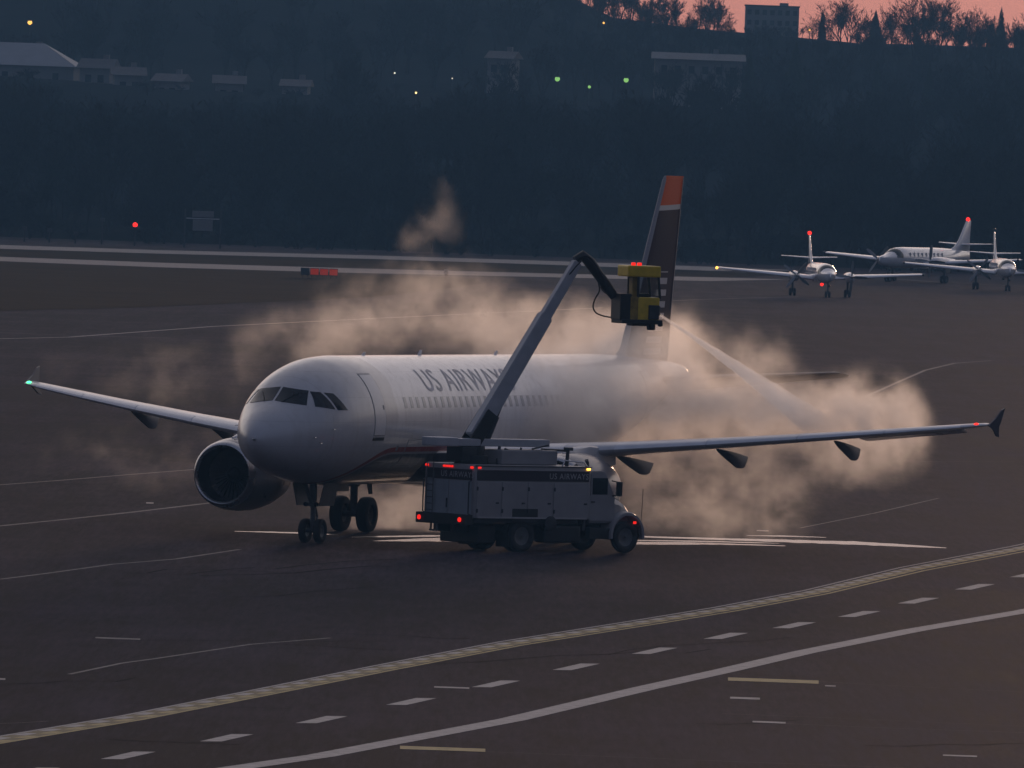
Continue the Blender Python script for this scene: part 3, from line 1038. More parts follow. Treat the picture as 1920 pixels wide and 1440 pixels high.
# ================================================================== airliner
PSI = 0.3783
NOSE = Vector((-6.16 - 5.07 * math.sin(PSI), 440.02 - 5.07 * math.cos(PSI), 0))
air = thing('airliner', 'white twin engine airliner with dark belly being sprayed by the deicing truck', 'airliner', NOSE, math.pi / 2 - PSI)
ZC = 3.88
def pchip(xs, ys):
    xs, ys = np.array(xs, float), np.array(ys, float)
    h = np.diff(xs)
    d = np.diff(ys) / h
    mm = np.zeros(len(xs))
    for i in range(1, len(xs) - 1):
        if d[i - 1] * d[i] > 0:
            w1, w2 = 2 * h[i] + h[i - 1], h[i] + 2 * h[i - 1]
            mm[i] = (w1 + w2) / (w1 / d[i - 1] + w2 / d[i])
    mm[0], mm[-1] = d[0], d[-1]
    def f(x):
        i = int(np.clip(np.searchsorted(xs, x) - 1, 0, len(h) - 1))
        t = (x - xs[i]) / h[i]
        return float((2 * t**3 - 3 * t**2 + 1) * ys[i] + (t**3 - 2 * t**2 + t) * h[i] * mm[i] + (-2 * t**3 + 3 * t**2) * ys[i + 1] + (t**3 - t**2) * h[i] * mm[i + 1])
    return f
TOP = pchip([0, .06, .25, .7, 1.3, 1.75, 2.35, 3.0, 3.8, 4.8, 6.2, 24.5, 28, 31, 34, 36.5, 37.4, 37.57], [-.55, -.34, -.10, .24, .56, .82, 1.22, 1.56, 1.82, 2.0, 2.07, 2.07, 2.07, 2.02, 1.92, 1.74, 1.60, 1.42])
BOT = pchip([0, .06, .25, .7, 1.5, 2.6, 4.0, 6.2, 22.5, 25, 28, 31, 34, 36.5, 37.4, 37.57], [-.55, -.75, -.98, -1.27, -1.56, -1.80, -1.98, -2.07, -2.07, -1.90, -1.30, -.52, .34, 1.02, 1.24, 1.38])
HW = pchip([0, .06, .25, .7, 1.5, 2.6, 4.0, 6.2, 23.5, 26, 29, 32, 35, 36.8, 37.4, 37.57], [0.02, .22, .46, .80, 1.21, 1.59, 1.86, 1.975, 1.975, 1.93, 1.66, 1.22, .66, .32, .20, .03])
MID = pchip([0, .7, 2.6, 6.2, 23, 30, 37.57], [-.55, -.48, -.22, 0, 0, .55, 1.40])
def S(x, th, off=0.0):
    """fuselage surface; th from the top, positive to starboard (+y)"""
    c, s = math.cos(th), math.sin(th)
    zw = MID(x)
    z = zw + (TOP(x) - zw) * c if c > 0 else zw + (zw - BOT(x)) * c
    y = HW(x) * s
    p = Vector((x, y, ZC + z))
    if off:
        e = 0.02
        n = (S(x, th + e) - S(x, th - e)).cross(S(min(37.5, x + e), th) - S(max(0, x - e), th))
        n.normalize()
        if n.dot(p - Vector((x, 0, ZC + zw))) < 0:
            n = -n
        p = p + n * off
    return p
xs = list(np.concatenate([[0.0, 0.02, .06, .12, .2, .32], np.linspace(.45, 6.2, 36), np.linspace(6.8, 23.5, 30), np.linspace(24, 37.2, 34), [37.4, 37.57]]))
bm = bmesh.new()
NR = 64
skin(bm, [[bm.verts.new(S(x, 2 * math.pi * k / NR)) for k in range(NR)] for x in xs])
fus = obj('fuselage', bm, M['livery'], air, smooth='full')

def patch(name, fn, nu, nv, material, parent, off=0.012, thick=0.02):
    """thin solid patch lying on the skin; fn(u,v) -> (x, theta)"""
    bm = bmesh.new()
    g = []
    for j in range(nv + 1):
        row = []
        for i in range(nu + 1):
            x, th = fn(i / nu, j / nv)
            row.append((bm.verts.new(S(x, th, off)), bm.verts.new(S(x, th, off - thick))))
        g.append(row)
    for j in range(nv):
        for i in range(nu):
            bm.faces.new([g[j][i][0], g[j][i + 1][0], g[j + 1][i + 1][0], g[j + 1][i][0]])
    rim = [g[0][i] for i in range(nu)] + [g[j][nu] for j in range(nv)] + [g[nv][i] for i in range(nu, 0, -1)] + [g[j][0] for j in range(nv, 0, -1)]
    for a, b in zip(rim, rim[1:] + rim[:1]):
        bm.faces.new((a[0], b[0], b[1], a[1]))
    return obj(name, bm, material, parent, smooth=True)
def th_at(x, z, side=-1):
    """theta on the skin at station x and height z (relative to ZC)"""
    zw = MID(x)
    c = (z - zw) / ((TOP(x) - zw) if z >= zw else (zw - BOT(x)))
    return side * math.acos(max(-1, min(1, c)))
def x_at(y, z):
    """station where the nose skin passes through (y, z)"""
    lo, hi = 0.01, 6.0
    for _ in range(40):
        mid = (lo + hi) / 2
        zw = MID(mid)
        rz = (TOP(mid) - zw) if z >= zw else (zw - BOT(mid))
        inside = (y / HW(mid)) ** 2 + ((z - zw) / rz) ** 2 < 1
        if inside:
            hi = mid
        else:
            lo = mid
    return (lo + hi) / 2
def yz_patch(c, side):
    def fn(u, v):
        a = [c[0][k] + (c[1][k] - c[0][k]) * u for k in (0, 1)]
        b = [c[3][k] + (c[2][k] - c[3][k]) * u for k in (0, 1)]
        y, z = a[0] + (b[0] - a[0]) * v, a[1] + (b[1] - a[1]) * v
        x = x_at(y, z)
        return x, th_at(x, z, side)
    return fn
def xz_patch(c, side):
    def fn(u, v):
        a = [c[0][k] + (c[1][k] - c[0][k]) * u for k in (0, 1)]
        b = [c[3][k] + (c[2][k] - c[3][k]) * u for k in (0, 1)]
        x, z = a[0] + (b[0] - a[0]) * v, a[1] + (b[1] - a[1]) * v
        return x, th_at(x, z, side)
    return fn
for side in (-1, 1):
    # order: bottom inner, bottom outer, top outer, top inner
    patch('cockpit_window', yz_patch([(0.04, 0.66), (0.97, 0.54), (0.82, 0.99), (0.04, 1.08)], side), 10, 6, M['glass_dark'], fus)
    patch('cockpit_window', xz_patch([(2.10, 0.51), (2.86, 0.43), (2.64, 0.95), (2.36, 0.97)], side), 8, 6, M['glass_dark'], fus)
    patch('cockpit_window', xz_patch([(2.98, 0.41), (3.48, 0.41), (3.10, 0.92), (2.76, 0.94)], side), 8, 6, M['glass_dark'], fus)
# doors: a frame line, the leaf proud of it, sill plate
def door(x0, x1, z0, z1, side, name):
    patch(name, xz_patch([(x0 - .035, z0 - .035), (x1 + .035, z0 - .035), (x1 + .035, z1 + .035), (x0 - .035, z1 + .035)], side), 6, 14, M['line_dark'], fus, 0.006, 0.02)
for side in (-1, 1):
    for (x0, x1) in ((5.25, 6.06), (30.35, 31.1)):
        f = patch('passenger_door', xz_patch([(x0 - .035, -.42), (x1 + .035, -.42), (x1 + .035, 1.54), (x0 - .035, 1.54)], side), 6, 16, M['line_dark'], fus, 0.006, 0.02)
        patch('door_leaf', xz_patch([(x0, -.385), (x1, -.385), (x1, 1.505), (x0, 1.505)], side), 6, 16, M['white_paint'], f, 0.012, 0.02)
        patch('door_sill', xz_patch([(x0 - .02, -.56), (x1 + .02, -.56), (x1 + .02, -.46), (x0 - .02, -.46)], side), 6, 2, M['black'], f, 0.014, 0.02)
# cabin windows, one mesh shared per side
for side in (-1, 1):
    x0 = 10.0
    w = patch('cabin_window', xz_patch([(x0 - .11, .46), (x0 + .11, .46), (x0 + .11, .80), (x0 - .11, .80)], side), 3, 4, M['window_dark'], fus, 0.006, 0.012)
    me0 = w.data
    for k in range(-4, 26):
        if k:
            o = link('cabin_window', me0, None, fus)
            o.location = (k * 0.533, 0, 0)

# wipers, probes and door handles
for side in (-1, 1):
    bm = bmesh.new()
    pts = []
    for (y, z) in ((0.30, 0.60), (0.42, 0.74), (0.62, 0.90)):
        x = x_at(y, z)
        pts.append(S(x, th_at(x, z, side), 0.03))
    add_tube(bm, pts, 0.012, 5)
    obj('wiper', bm, M['black'], fus)
    for (x, z) in ((1.75, -0.45), (2.05, -0.62), (2.6, -0.2)):
        p = S(x, th_at(x, z, side), 0.0)
        q = S(x, th_at(x, z, side), 0.10)
        bm = bmesh.new()
        add_tube(bm, [p, q, q + Vector((-0.12, 0, 0))], 0.014, 6)
        obj('air_probe', bm, M['bare_metal'], fus)
    patch('door_handle', xz_patch([(5.9, .42), (6.0, .42), (6.0, .56), (5.9, .56)], side), 2, 2, M['line_dark'], fus, 0.016, 0.02)
    for x in (7.4, 9.0, 28.5):
        patch('static_port', xz_patch([(x, -.9), (x + .16, -.9), (x + .16, -.74), (x, -.74)], side), 2, 2, M['line_dark'], fus, 0.006, 0.012)
    patch('cargo_door', xz_patch([(8.2, -1.38), (10.0, -1.38), (10.0, -.55), (8.2, -.55)], side), 8, 6, M['line_dark'], fus, 0.004, 0.012)
    patch('cargo_door_leaf', xz_patch([(8.23, -1.35), (9.97, -1.35), (9.97, -.58), (8.23, -.58)], side), 8, 6, M['livery'], fus, 0.009, 0.012)
# lettering wrapped on the skin
def text_mesh(body, size, name):
    cu = bpy.data.curves.new(name, 'FONT')
    cu.body = body
    cu.size = size
    cu.space_character = 1.12
    cu.resolution_u = 3
    tmp = bpy.data.objects.new(name, cu)
    COL.objects.link(tmp)
    dg = bpy.context.evaluated_depsgraph_get()
    me = bpy.data.meshes.new_from_object(tmp.evaluated_get(dg))
    bpy.data.objects.remove(tmp)
    bpy.data.curves.remove(cu)
    bm = bmesh.new()
    bm.from_mesh(me)
    bpy.data.meshes.remove(me)
    return bm
def fuselage_text(body, size, x0, z_base, sx=1.0):
    bm = text_mesh(body, size, 'lettering')
    for k in range(1, 12):
        g = list(bm.verts) + list(bm.edges) + list(bm.faces)
        bmesh.ops.bisect_plane(bm, geom=g, plane_co=(0, size * k * 0.08, 0), plane_no=(0, 1, 0))
    th0 = abs(th_at(14, z_base))
    for v in bm.verts:
        x = x0 + v.co.x * sx
        th = th0 - v.co.y / 2.0
        v.co = S(x, -th, 0.010)
    return obj('lettering', bm, M['veiled_print'], fus)
fuselage_text('US AIRWAYS', 1.25, 10.0, 0.98, 1.0)
for k in range(6):
    x0 = 30.9 + k * 0.42
    patch('registration_mark', lambda u, v, x0=x0: (x0 + u * 0.17 + v * 0.12, -R(62) + v * R(30) * (1 - 0.1 * (k % 2))), 2, 6, M['veiled_print'], fus, 0.010, 0.015)
# roof aerials and nose glints
for x, h, l in ((8.6, 0.10, 0.30), (13.4, 0.16, 0.30), (20.0, 0.12, 0.30)):
    bm = bmesh.new()
    add_prism(bm, [(0, -0.03), (l, -0.03), (l * 1.15, h), (l * 0.75, h)], 0.04, Matrix.Translation((x, 0.02, ZC + TOP(x))) @ Matrix.Rotation(R(90), 4, 'X'))
    obj('aerial', bm, M['white_paint'], fus)
bm = bmesh.new()
add_prism(bm, [(0, 0.03), (.35, 0.03), (.45, -0.32), (.2, -0.32)], 0.04, Matrix.Translation((9.5, 0.02, ZC + BOT(9.5))) @ Matrix.Rotation(R(90), 4, 'X'))
obj('aerial', bm, M['dark_metal'], fus)
# belly fairing
bm = bmesh.new()
rings = []
for t in np.linspace(0, 1, 17):
    x = 10.6 + 10.6 * t
    k = math.sin(math.pi * t) ** 0.45 if 0 < t < 1 else 0.0
    w, b = 1.55 + 0.55 * k, -1.80 - 0.42 * k
    rings.append([bm.verts.new((x, w * math.copysign(abs(math.cos(a)) ** 0.7, math.cos(a)), ZC - 1.0 + (b + 1.0) * abs(math.sin(a)) ** 0.7 if math.sin(a) < 0 else ZC - 1.0 + 0.2 * math.sin(a))) for a in np.linspace(0, 2 * math.pi, 25)[:-1]])
skin(bm, rings)
obj('belly_fairing', bm, M['livery'], air, smooth=True)

# ---- wings
def airfoil(n=13, camber=0.02):
    pts = []
    ts = [(1 - math.cos(math.pi * i / n)) / 2 for i in range(n + 1)]
    yt = lambda t: 5 * (0.2969 * math.sqrt(t) - 0.126 * t - 0.3516 * t * t + 0.2843 * t**3 - 0.1036 * t**4)
    cam_ = lambda t: 4 * camber * t * (1 - t)
    for t in reversed(ts):
        pts.append((t, yt(t), cam_(t)))
    for t in ts[1:-1]:
        pts.append((t, -yt(t), cam_(t)))
    return pts
AF = airfoil()
def sect(bm, le, chord, tc, twist, vertical=False):
    ring = []
    for t, y, c in AF:
        x, h = t * chord, (y * tc * chord + (0 if vertical else c * chord))
        a = R(twist)
        xx, hh = x * math.cos(a) + h * math.sin(a), -x * math.sin(a) + h * math.cos(a)
        ring.append(bm.verts.new((le[0] + xx, le[1] + (hh if vertical else 0), le[2] + (0 if vertical else hh))))
    return ring
WST = [(0.4, 11.3, 2.55, 7.6, .15, 3.5), (1.9, 12.3, 2.68, 6.6, .145, 3.5), (4.2, 13.55, 2.93, 5.1, .125, 2.6), (6.4, 14.75, 3.15, 3.85, .115, 1.8), (9.5, 16.4, 3.45, 3.15, .11, 1.0), (13, 18.25, 3.83, 2.35, .108, .4), (16.2, 19.95, 4.22, 1.62, .105, 0), (16.85, 20.35, 4.31, 1.38, .09, 0), (16.98, 20.65, 4.33, .95, .06, 0)]
def wing_at(y, t):
    ys = [w[0] for w in WST]
    g = lambda k: float(np.interp(y, ys, [w[k] for w in WST]))
    ch = g(3)
    return Vector((g(1) + ch * t, 0, g(2) - math.sin(R(g(5))) * ch * t)), ch
for s in (-1, 1):
    bm = bmesh.new()
    skin(bm, [sect(bm, (w[1], s * w[0], w[2]), w[3], w[4], w[5]) for w in WST])
    wing = obj('wing', bm, M['wing_grey'], air, smooth=True)
    # slat: bright metal leading edge pieces, slightly drooped
    for (ya, yb) in ((2.3, 4.9), (6.4, 9.0), (9.04, 11.6), (11.64, 14.1), (14.14, 16.3)):
        bm = bmesh.new()
        rings = []
        for y in (ya, yb):
            p, ch = wing_at(y, 0)
            ring = []
            for t, yy, cc in AF:
                if t <= 0.16:
                    k = float(np.interp(y, [w[0] for w in WST], [w[4] for w in WST]))
                    a = R(float(np.interp(y, [w[0] for w in WST], [w[5] for w in WST])))
                    x, h = t * ch - 0.012, yy * k * ch * 1.02 + cc * ch
                    h += 0.006 if yy > 0 else -0.006
                    ring.append(bm.verts.new((p.x + x * math.cos(a) + h * math.sin(a), s * y, p.z - x * math.sin(a) + h * math.cos(a))))
            rings.append(ring)
        skin(bm, rings, cap=True)
        obj('slat', bm, M['slat_metal'], wing, smooth=True)
    # aileron, a little drooped
    bm = bmesh.new()
    rings = []
    for y in (12.9, 16.0):
        p, ch = wing_at(y, 0.74)
        q, _ = wing_at(y, 1.06)
        rings.append([bm.verts.new((p.x, s * y, p.z + .05)), bm.verts.new((q.x, s * y, q.z - .16)), bm.verts.new((p.x, s * y, p.z - .09))])
    skin(bm, rings)
    obj('aileron', bm, M['wing_grey'], wing)
    # flap track fairings
    for y in (5.9, 8.9, 12.4):
        p, ch = wing_at(y, 0.42)
        q, _ = wing_at(y, 1.0)
        L = (q.x - p.x) + 0.95
        bm = bmesh.new()
        rings = []
        for t in np.linspace(0, 1, 13):
            w = 0.02 + 0.15 * math.sin(math.pi * min(1, t ** 0.8)) ** 0.7
            x = p.x + L * t
            zt = p.z - 0.10 - 0.30 * t
            dep = float(np.interp(t, [0, .3, .7, .9, 1], [0.02, .24, .46, .40, .08]))
            rings.append([bm.verts.new((x, s * y + dx * w, zt - dz * dep)) for dx, dz in ((-.8, 0), (-1, .35), (-.75, .75), (-.25, 1), (.25, 1), (.75, .75), (1, .35), (.8, 0))])
        skin(bm, rings)
        obj('flap_track_fairing', bm, M['fairing_grey'], wing, smooth=True)
    # arrow shaped tip fence
    bm = bmesh.new()
    prof = [(a * .82, b * .80) for a, b in [(-0.55, 0.0), (0.20, 0.30), (0.72, 0.62), (1.02, 0.70), (0.82, 0.12), (0.70, -0.06), (0.78, -0.32), (0.92, -0.50), (0.60, -0.46), (0.10, -0.18)]]
    c = Vector((21.15, s * 17.0, 4.33))
    add_prism(bm, prof, 0.05, Matrix.Translation(c + Vector((0, -s * 0.0, 0))) @ Matrix.Rotation(R(90 - s * 8), 4, 'X'))
    obj('wingtip_fence', bm, M['navy_print'], wing)
    bm = bmesh.new()
    add_sphere(bm, (20.42, s * 16.72, 4.33), 0.075, 6, sc=(1.4, 1.2, 0.9))
    obj('navigation_light', bm, M['red_glow'] if s < 0 else M['green_glow'], wing, smooth='full')
    # ---- engine
    EX, EY, EZ = 11.15, s * 5.75, 1.86
    bm = bmesh.new()
    add_lathe(bm, [(1.0, .86), (.6, .83), (.28, .84), (.12, .88)], 48, c=(EX, EY, EZ), mi=1)
    add_lathe(bm, [(.12, .88), (.04, .91), (0.0, .955), (.03, 1.0), (.12, 1.045), (.26, 1.085)], 48, c=(EX, EY, EZ), mi=2)
    add_lathe(bm, [(.26, 1.085), (.7, 1.16), (1.3, 1.20), (2.1, 1.19), (2.9, 1.09), (3.7, .92), (3.72, .86), (3.2, .80)], 48, c=(EX, EY, EZ), mi=0)
    bmesh.ops.remove_doubles(bm, verts=bm.verts, dist=0.0005)
    eng = obj('engine', bm, [M['nacelle_blue'], M['dark_metal'], M['bare_metal']], air, smooth=True)
    bm = bmesh.new()
    for k in range(30):
        a = 2 * math.pi * k / 30
        e1, e2 = Vector((0, math.cos(a), math.sin(a))), Vector((0, -math.sin(a), math.cos(a)))
        q = []
        for r_, tw, w in ((.24, 20, .06), (.55, 40, .085), (.85, 58, .11)):
            for sg in (-1, 1):
                q.append(bm.verts.new(Vector((EX + .98, EY, EZ)) + e1 * r_ + (e2 * math.sin(R(tw)) + Vector((1, 0, 0)) * math.cos(R(tw))) * w * sg))
        for i in (0, 2):
            bm.faces.new((q[i], q[i + 1], q[i + 3], q[i + 2]))
    obj('fan', bm, M['fan_metal'], eng, recalc=False)
    bm = bmesh.new()
    add_lathe(bm, [(.55, .01), (.62, .09), (.78, .18), (.98, .25), (1.15, .26)], 24, c=(EX, EY, EZ), cap=True)
    obj('spinner', bm, M['dark_metal'], eng, smooth=True)
    bm = bmesh.new()
    add_lathe(bm, [(1.3, .84), (1.31, .02)], 32, c=(EX, EY, EZ), cap=True)
    obj('stator', bm, M['black'], eng)
    bm = bmesh.new()
    add_lathe(bm, [(3.1, .60), (4.1, .50), (4.2, .30), (4.9, .04)], 24, c=(EX, EY, EZ), cap=True)
    obj('exhaust_cone', bm, M['dark_metal'], eng, smooth=True)
    bm = bmesh.new()
    rings = []
    for (x, zb, zt, w) in ((EX + .75, EZ + 1.0, EZ + 1.20, .02), (EX + 1.4, EZ + 1.0, EZ + 1.32, .14), (EX + 2.6, EZ + .9, EZ + 1.42, .2), (EX + 3.8, EZ + .7, EZ + 1.36, .2), (EX + 5.2, EZ + .75, EZ + 1.1, .1)):
        rings.append([bm.verts.new((x, EY + sx * w, z)) for sx, z in ((-1, zb), (1, zb), (1, zt - .06), (.5, zt), (-.5, zt), (-1, zt - .06))])
    skin(bm, rings)
    obj('pylon', bm, M['wing_grey'], eng, smooth=True)

# ---- tail
bm = bmesh.new()
rings = []
for z, xl, ch, tc in ((5.55, 30.5, 5.3, .10), (6.1, 31.5, 4.45, .10), (7.4, 32.30, 3.72, .10), (9.5, 33.51, 2.86, .10), (11.80, 34.84, 1.95, .095), (11.95, 34.98, 1.80, .05)):
    rings.append(sect(bm, (xl, 0, z), ch, tc, 0, True))
skin(bm, rings)
fin = obj('tail_fin', bm, M['fin_livery'], air, smooth=True)
bm = bmesh.new()
rings = []
for t in np.linspace(0, 1, 7):
    z = 6.2 + (11.9 - 6.2) * t
    xt = float(np.interp(z, [6.1, 7.4, 9.5, 11.95], [35.93, 36.0, 36.35, 36.76]))
    rings.append([bm.verts.new((xt - .05, -.035, z)), bm.verts.new((xt + .06, 0, z)), bm.verts.new((xt - .05, .035, z))])
skin(bm, rings)
obj('rudder_edge', bm, M['line_dark'], fin)
for s in (-1, 1):
    bm = bmesh.new()
    skin(bm, [sect(bm, (xl, s * y, z), ch, tc, 6.0) for y, xl, z, ch, tc in ((.2, 32.3, 5.02, 3.7, .10), (1.0, 32.9, 5.10, 3.3, .10), (6.0, 35.55, 5.52, 1.5, .09), (6.2, 35.85, 5.54, 1.1, .05))])
    obj('tailplane', bm, M['tail_grey'], air, smooth=True)

# ---- landing gear
def tyre_mesh(R_, w, rim):
    bm = bmesh.new()
    h = w / 2
    add_lathe(bm, [(-h * .55, rim), (-h * .9, rim + .06), (-h, R_ * .80), (-h * .8, R_ * .95), (-h * .4, R_), (h * .4, R_), (h * .8, R_ * .95), (h, R_ * .80), (h * .9, rim + .06), (h * .55, rim)], 32, 'Y', mi=0)
    add_lathe(bm, [(-h * .55, rim), (-h * .5, rim * .9), (-h * .2, rim * .5), (-h * .35, .04)], 32, 'Y', mi=1)
    add_lathe(bm, [(h * .55, rim), (h * .5, rim * .9), (h * .2, rim * .5), (h * .35, .04)], 32, 'Y', mi=1)
    bmesh.ops.recalc_face_normals(bm, faces=bm.faces)
    me = bpy.data.meshes.new('wheel')
    bm.to_mesh(me)
    bm.free()
    for p in me.polygons:
        p.use_smooth = True
    me.set_sharp_from_angle(angle=R(40))
    me.materials.append(M['rubber'])
    me.materials.append(M['strut'])
    return me
bm = bmesh.new()
add_tube(bm, [(5.0, 0, 2.2), (5.03, 0, 1.3)], .13, 12)
add_tube(bm, [(5.03, 0, 1.32), (5.07, 0, .40)], .085, 12)
add_tube(bm, [(5.07, -.30, .38), (5.07, .30, .38)], .06, 8)
add_tube(bm, [(4.2, 0, 2.0), (5.0, 0, 1.15)], .06, 8)
add_tube(bm, [(5.2, 0, 1.15), (5.42, 0, .82), (5.12, 0, .48)], .04, 6)
add_box(bm, (4.93, 0, 1.22), (.16, .5, .12), bevel=.02)
ng = obj('nose_gear', bm, M['strut'], air, smooth=True)
wm = tyre_mesh(.385, .25, .2)
for s in (-1, 1):
    o = link('wheel', wm, None, ng)
    o.location = (5.07, s * .25, .385)
    bm = bmesh.new()
    add_box(bm, (5.2, s * .46, 1.55), (1.2, .04, .75), Matrix.Rotation(s * R(-12), 4, 'X'), bevel=.015)
    obj('gear_door', bm, M['strut'], ng)
    bm = bmesh.new()
    add_sphere(bm, (4.84, s * .18, 1.22), .08, 6)
    obj('taxi_light', bm, M['glass_dark'], ng, smooth='full')
wm2 = tyre_mesh(.585, .42, .28)
for s in (-1, 1):
    GY = s * 3.8
    bm = bmesh.new()
    add_tube(bm, [(17.6, GY - s * .05, 2.9), (17.68, GY, 1.5)], .2, 12)
    add_tube(bm, [(17.68, GY, 1.52), (17.71, GY, .6)], .13, 12)
    add_tube(bm, [(17.71, GY - .5, .585), (17.71, GY + .5, .585)], .1, 10)
    add_tube(bm, [(17.68, GY, 1.5), (17.6, GY - s * 1.5, 2.6)], .08, 8)
    mg = obj('main_gear', bm, M['strut'], air, smooth=True)
    for k in (-1, 1):
        o = link('wheel', wm2, None, mg)
        o.location = (17.71, GY + k * .465, .585)
    bm = bmesh.new()
    add_box(bm, (17.7, GY + s * .32, 2.0), (1.0, .04, 1.4), Matrix.Rotation(s * R(8), 4, 'X'), bevel=.015)
    obj('gear_door', bm, M['strut'], mg)

# ================================================================== deicing truck
TR = R(40)
trk = thing('deicing_truck', 'white deicing truck with raised boom and yellow spray cab beside the airliner', 'truck', (-0.245, 438.8, 0), TR)
TM = Matrix.Translation((-0.245, 438.8, 0)) @ Matrix.Rotation(TR, 4, 'Z')
TI = TM.inverted()
# chassis and frame
bm = bmesh.new()
for s in (-1, 1):
    add_box(bm, (1.2, s * .42, .72), (7.0, .12, .26))
add_box(bm, (-2.28, 0, 1.0), (.28, 2.5, .34), bevel=.03)
add_box(bm, (.1, 0, .98), (4.3, 2.36, .12))
add_box(bm, (1.7, -.85, .58), (1.5, .55, .55), bevel=.08)
add_box(bm, (1.7, .85, .58), (1.5, .55, .55), bevel=.08)
add_box(bm, (-1.3, 0, .55), (.7, 1.9, .6), bevel=.05)
add_box(bm, (0, 0, .5), (.25, 1.7, .25))
add_box(bm, (4.34, 0, .5), (.2, 1.7, .2))
cha = obj('chassis', bm, M['black'], trk)
# rear bumper lamps
for y in (1.05, -.95):
    bm = bmesh.new()
    add_tube(bm, [(-2.425, y, 1.0), (-2.455, y, 1.0)], .075, 12)
    obj('tail_light', bm, M['red_marker'], cha)
bm = bmesh.new()
for y in (.55, .25):
    add_box(bm, (-2.35, y, .74), (.05, .05, .22))
add_box(bm, (-2.36, .40, .62), (.06, .38, .05))
obj('step', bm, M['strut'], cha)
# body box
bm = bmesh.new()
add_box(bm, (.3, 0, 1.90), (4.8, 2.46, 1.68), bevel=.05)
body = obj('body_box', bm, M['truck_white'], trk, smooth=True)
def panel(name, c, s, material, parent, bevel=.008):
    bm = bmesh.new()
    add_box(bm, c, s, bevel=bevel)
    return obj(name, bm, material, parent)
# side lockers (starboard side faces the camera)
for (xa, xb) in ((-2.02, -1.02), (-.98, .05), (.09, 1.12), (1.16, 2.62)):
    for sd in (-1, 1):
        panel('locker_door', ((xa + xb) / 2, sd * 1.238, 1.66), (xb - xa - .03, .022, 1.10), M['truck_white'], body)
    panel('locker_handle', (xb - .14, -1.262, 1.55), (.12, .025, .05), M['dark_metal'], body)
panel('rear_door', (-2.108, .58, 1.66), (.022, 1.08, 1.12), M['truck_rear'], body)
panel('rear_door', (-2.108, -.56, 1.66), (.022, 1.08, 1.12), M['truck_rear'], body)
panel('rear_handle', (-2.135, .08, 1.5), (.03, .05, .3), M['dark_metal'], body)
bs = panel('sign_band', (.3, -1.238, 2.42), (4.62, .03, .33), M['truck_band'], body)
br = panel('sign_band', (-2.11, 0, 2.42), (.03, 2.2, .33), M['truck_band'], body)
def flat_text(body_, size, M4, parent, material):
    bm = text_mesh(body_, size, 'lettering')
    bm.transform(M4)
    return obj('lettering', bm, material, parent)
flat_text('US AIRWAYS', .26, Matrix.Translation((.95, -1.2555, 2.33)) @ Matrix.Rotation(R(90), 4, 'X'), bs, M['truck_letter'])
flat_text('US AIRWAYS', .26, Matrix.Translation((-2.1275, .42, 2.33)) @ Matrix.Rotation(R(-90), 4, 'Z') @ Matrix.Rotation(R(90), 4, 'X'), br, M['truck_letter'])
# marker lamps along the top
for (x, y) in ((-2.128, 1.12), (-2.128, -1.1)):
    panel('marker_light', (x, y, 2.655), (.04, .12, .07), M['red_marker'], body)
for k in range(4):
    panel('marker_light', (-2.128, .27 - k * .13, 2.655), (.04, .08, .06), M['red_marker'], body)
panel('marker_light', (-1.92, -1.238, 2.655), (.12, .04, .06), M['red_marker'], body)
panel('marker_light', (2.58, -1.238, 2.655), (.14, .04, .06), M['amber_glow'], body)
# wheel cut-out panel (dark)
panel('wheel_arch', (0, -1.236, 1.18), (1.06, .03, .40), M['black'], body)
panel('wheel_arch', (0, 1.236, 1.18), (1.06, .03, .40), M['black'], body)
# wheels
tw = tyre_mesh(.51, .27, .29)
for (x, y) in ((0, -1.05), (0, -.76), (0, .76), (0, 1.05), (4.34, -1.02), (4.34, 1.02)):
    o = link('wheel', tw, None, trk)
    o.location = (x, y, .51)
# cab
bm = bmesh.new()
prof = [(2.78, .95), (2.78, 2.50), (2.86, 2.60), (3.30, 2.60), (3.48, 2.52), (3.82, 1.78), (3.88, 1.62), (3.88, .95)]
t = bmesh.new()
add_prism(t, prof, 2.2, Matrix.Translation((0, 1.1, 0)) @ Matrix.Rotation(R(90), 4, 'X'))
bmesh.ops.bevel(t, geom=[e for e in t.edges], offset=.05, segments=2, affect='EDGES')
merge(bm, t)
cab = obj('cab', bm, M['truck_white'], trk, smooth=True)
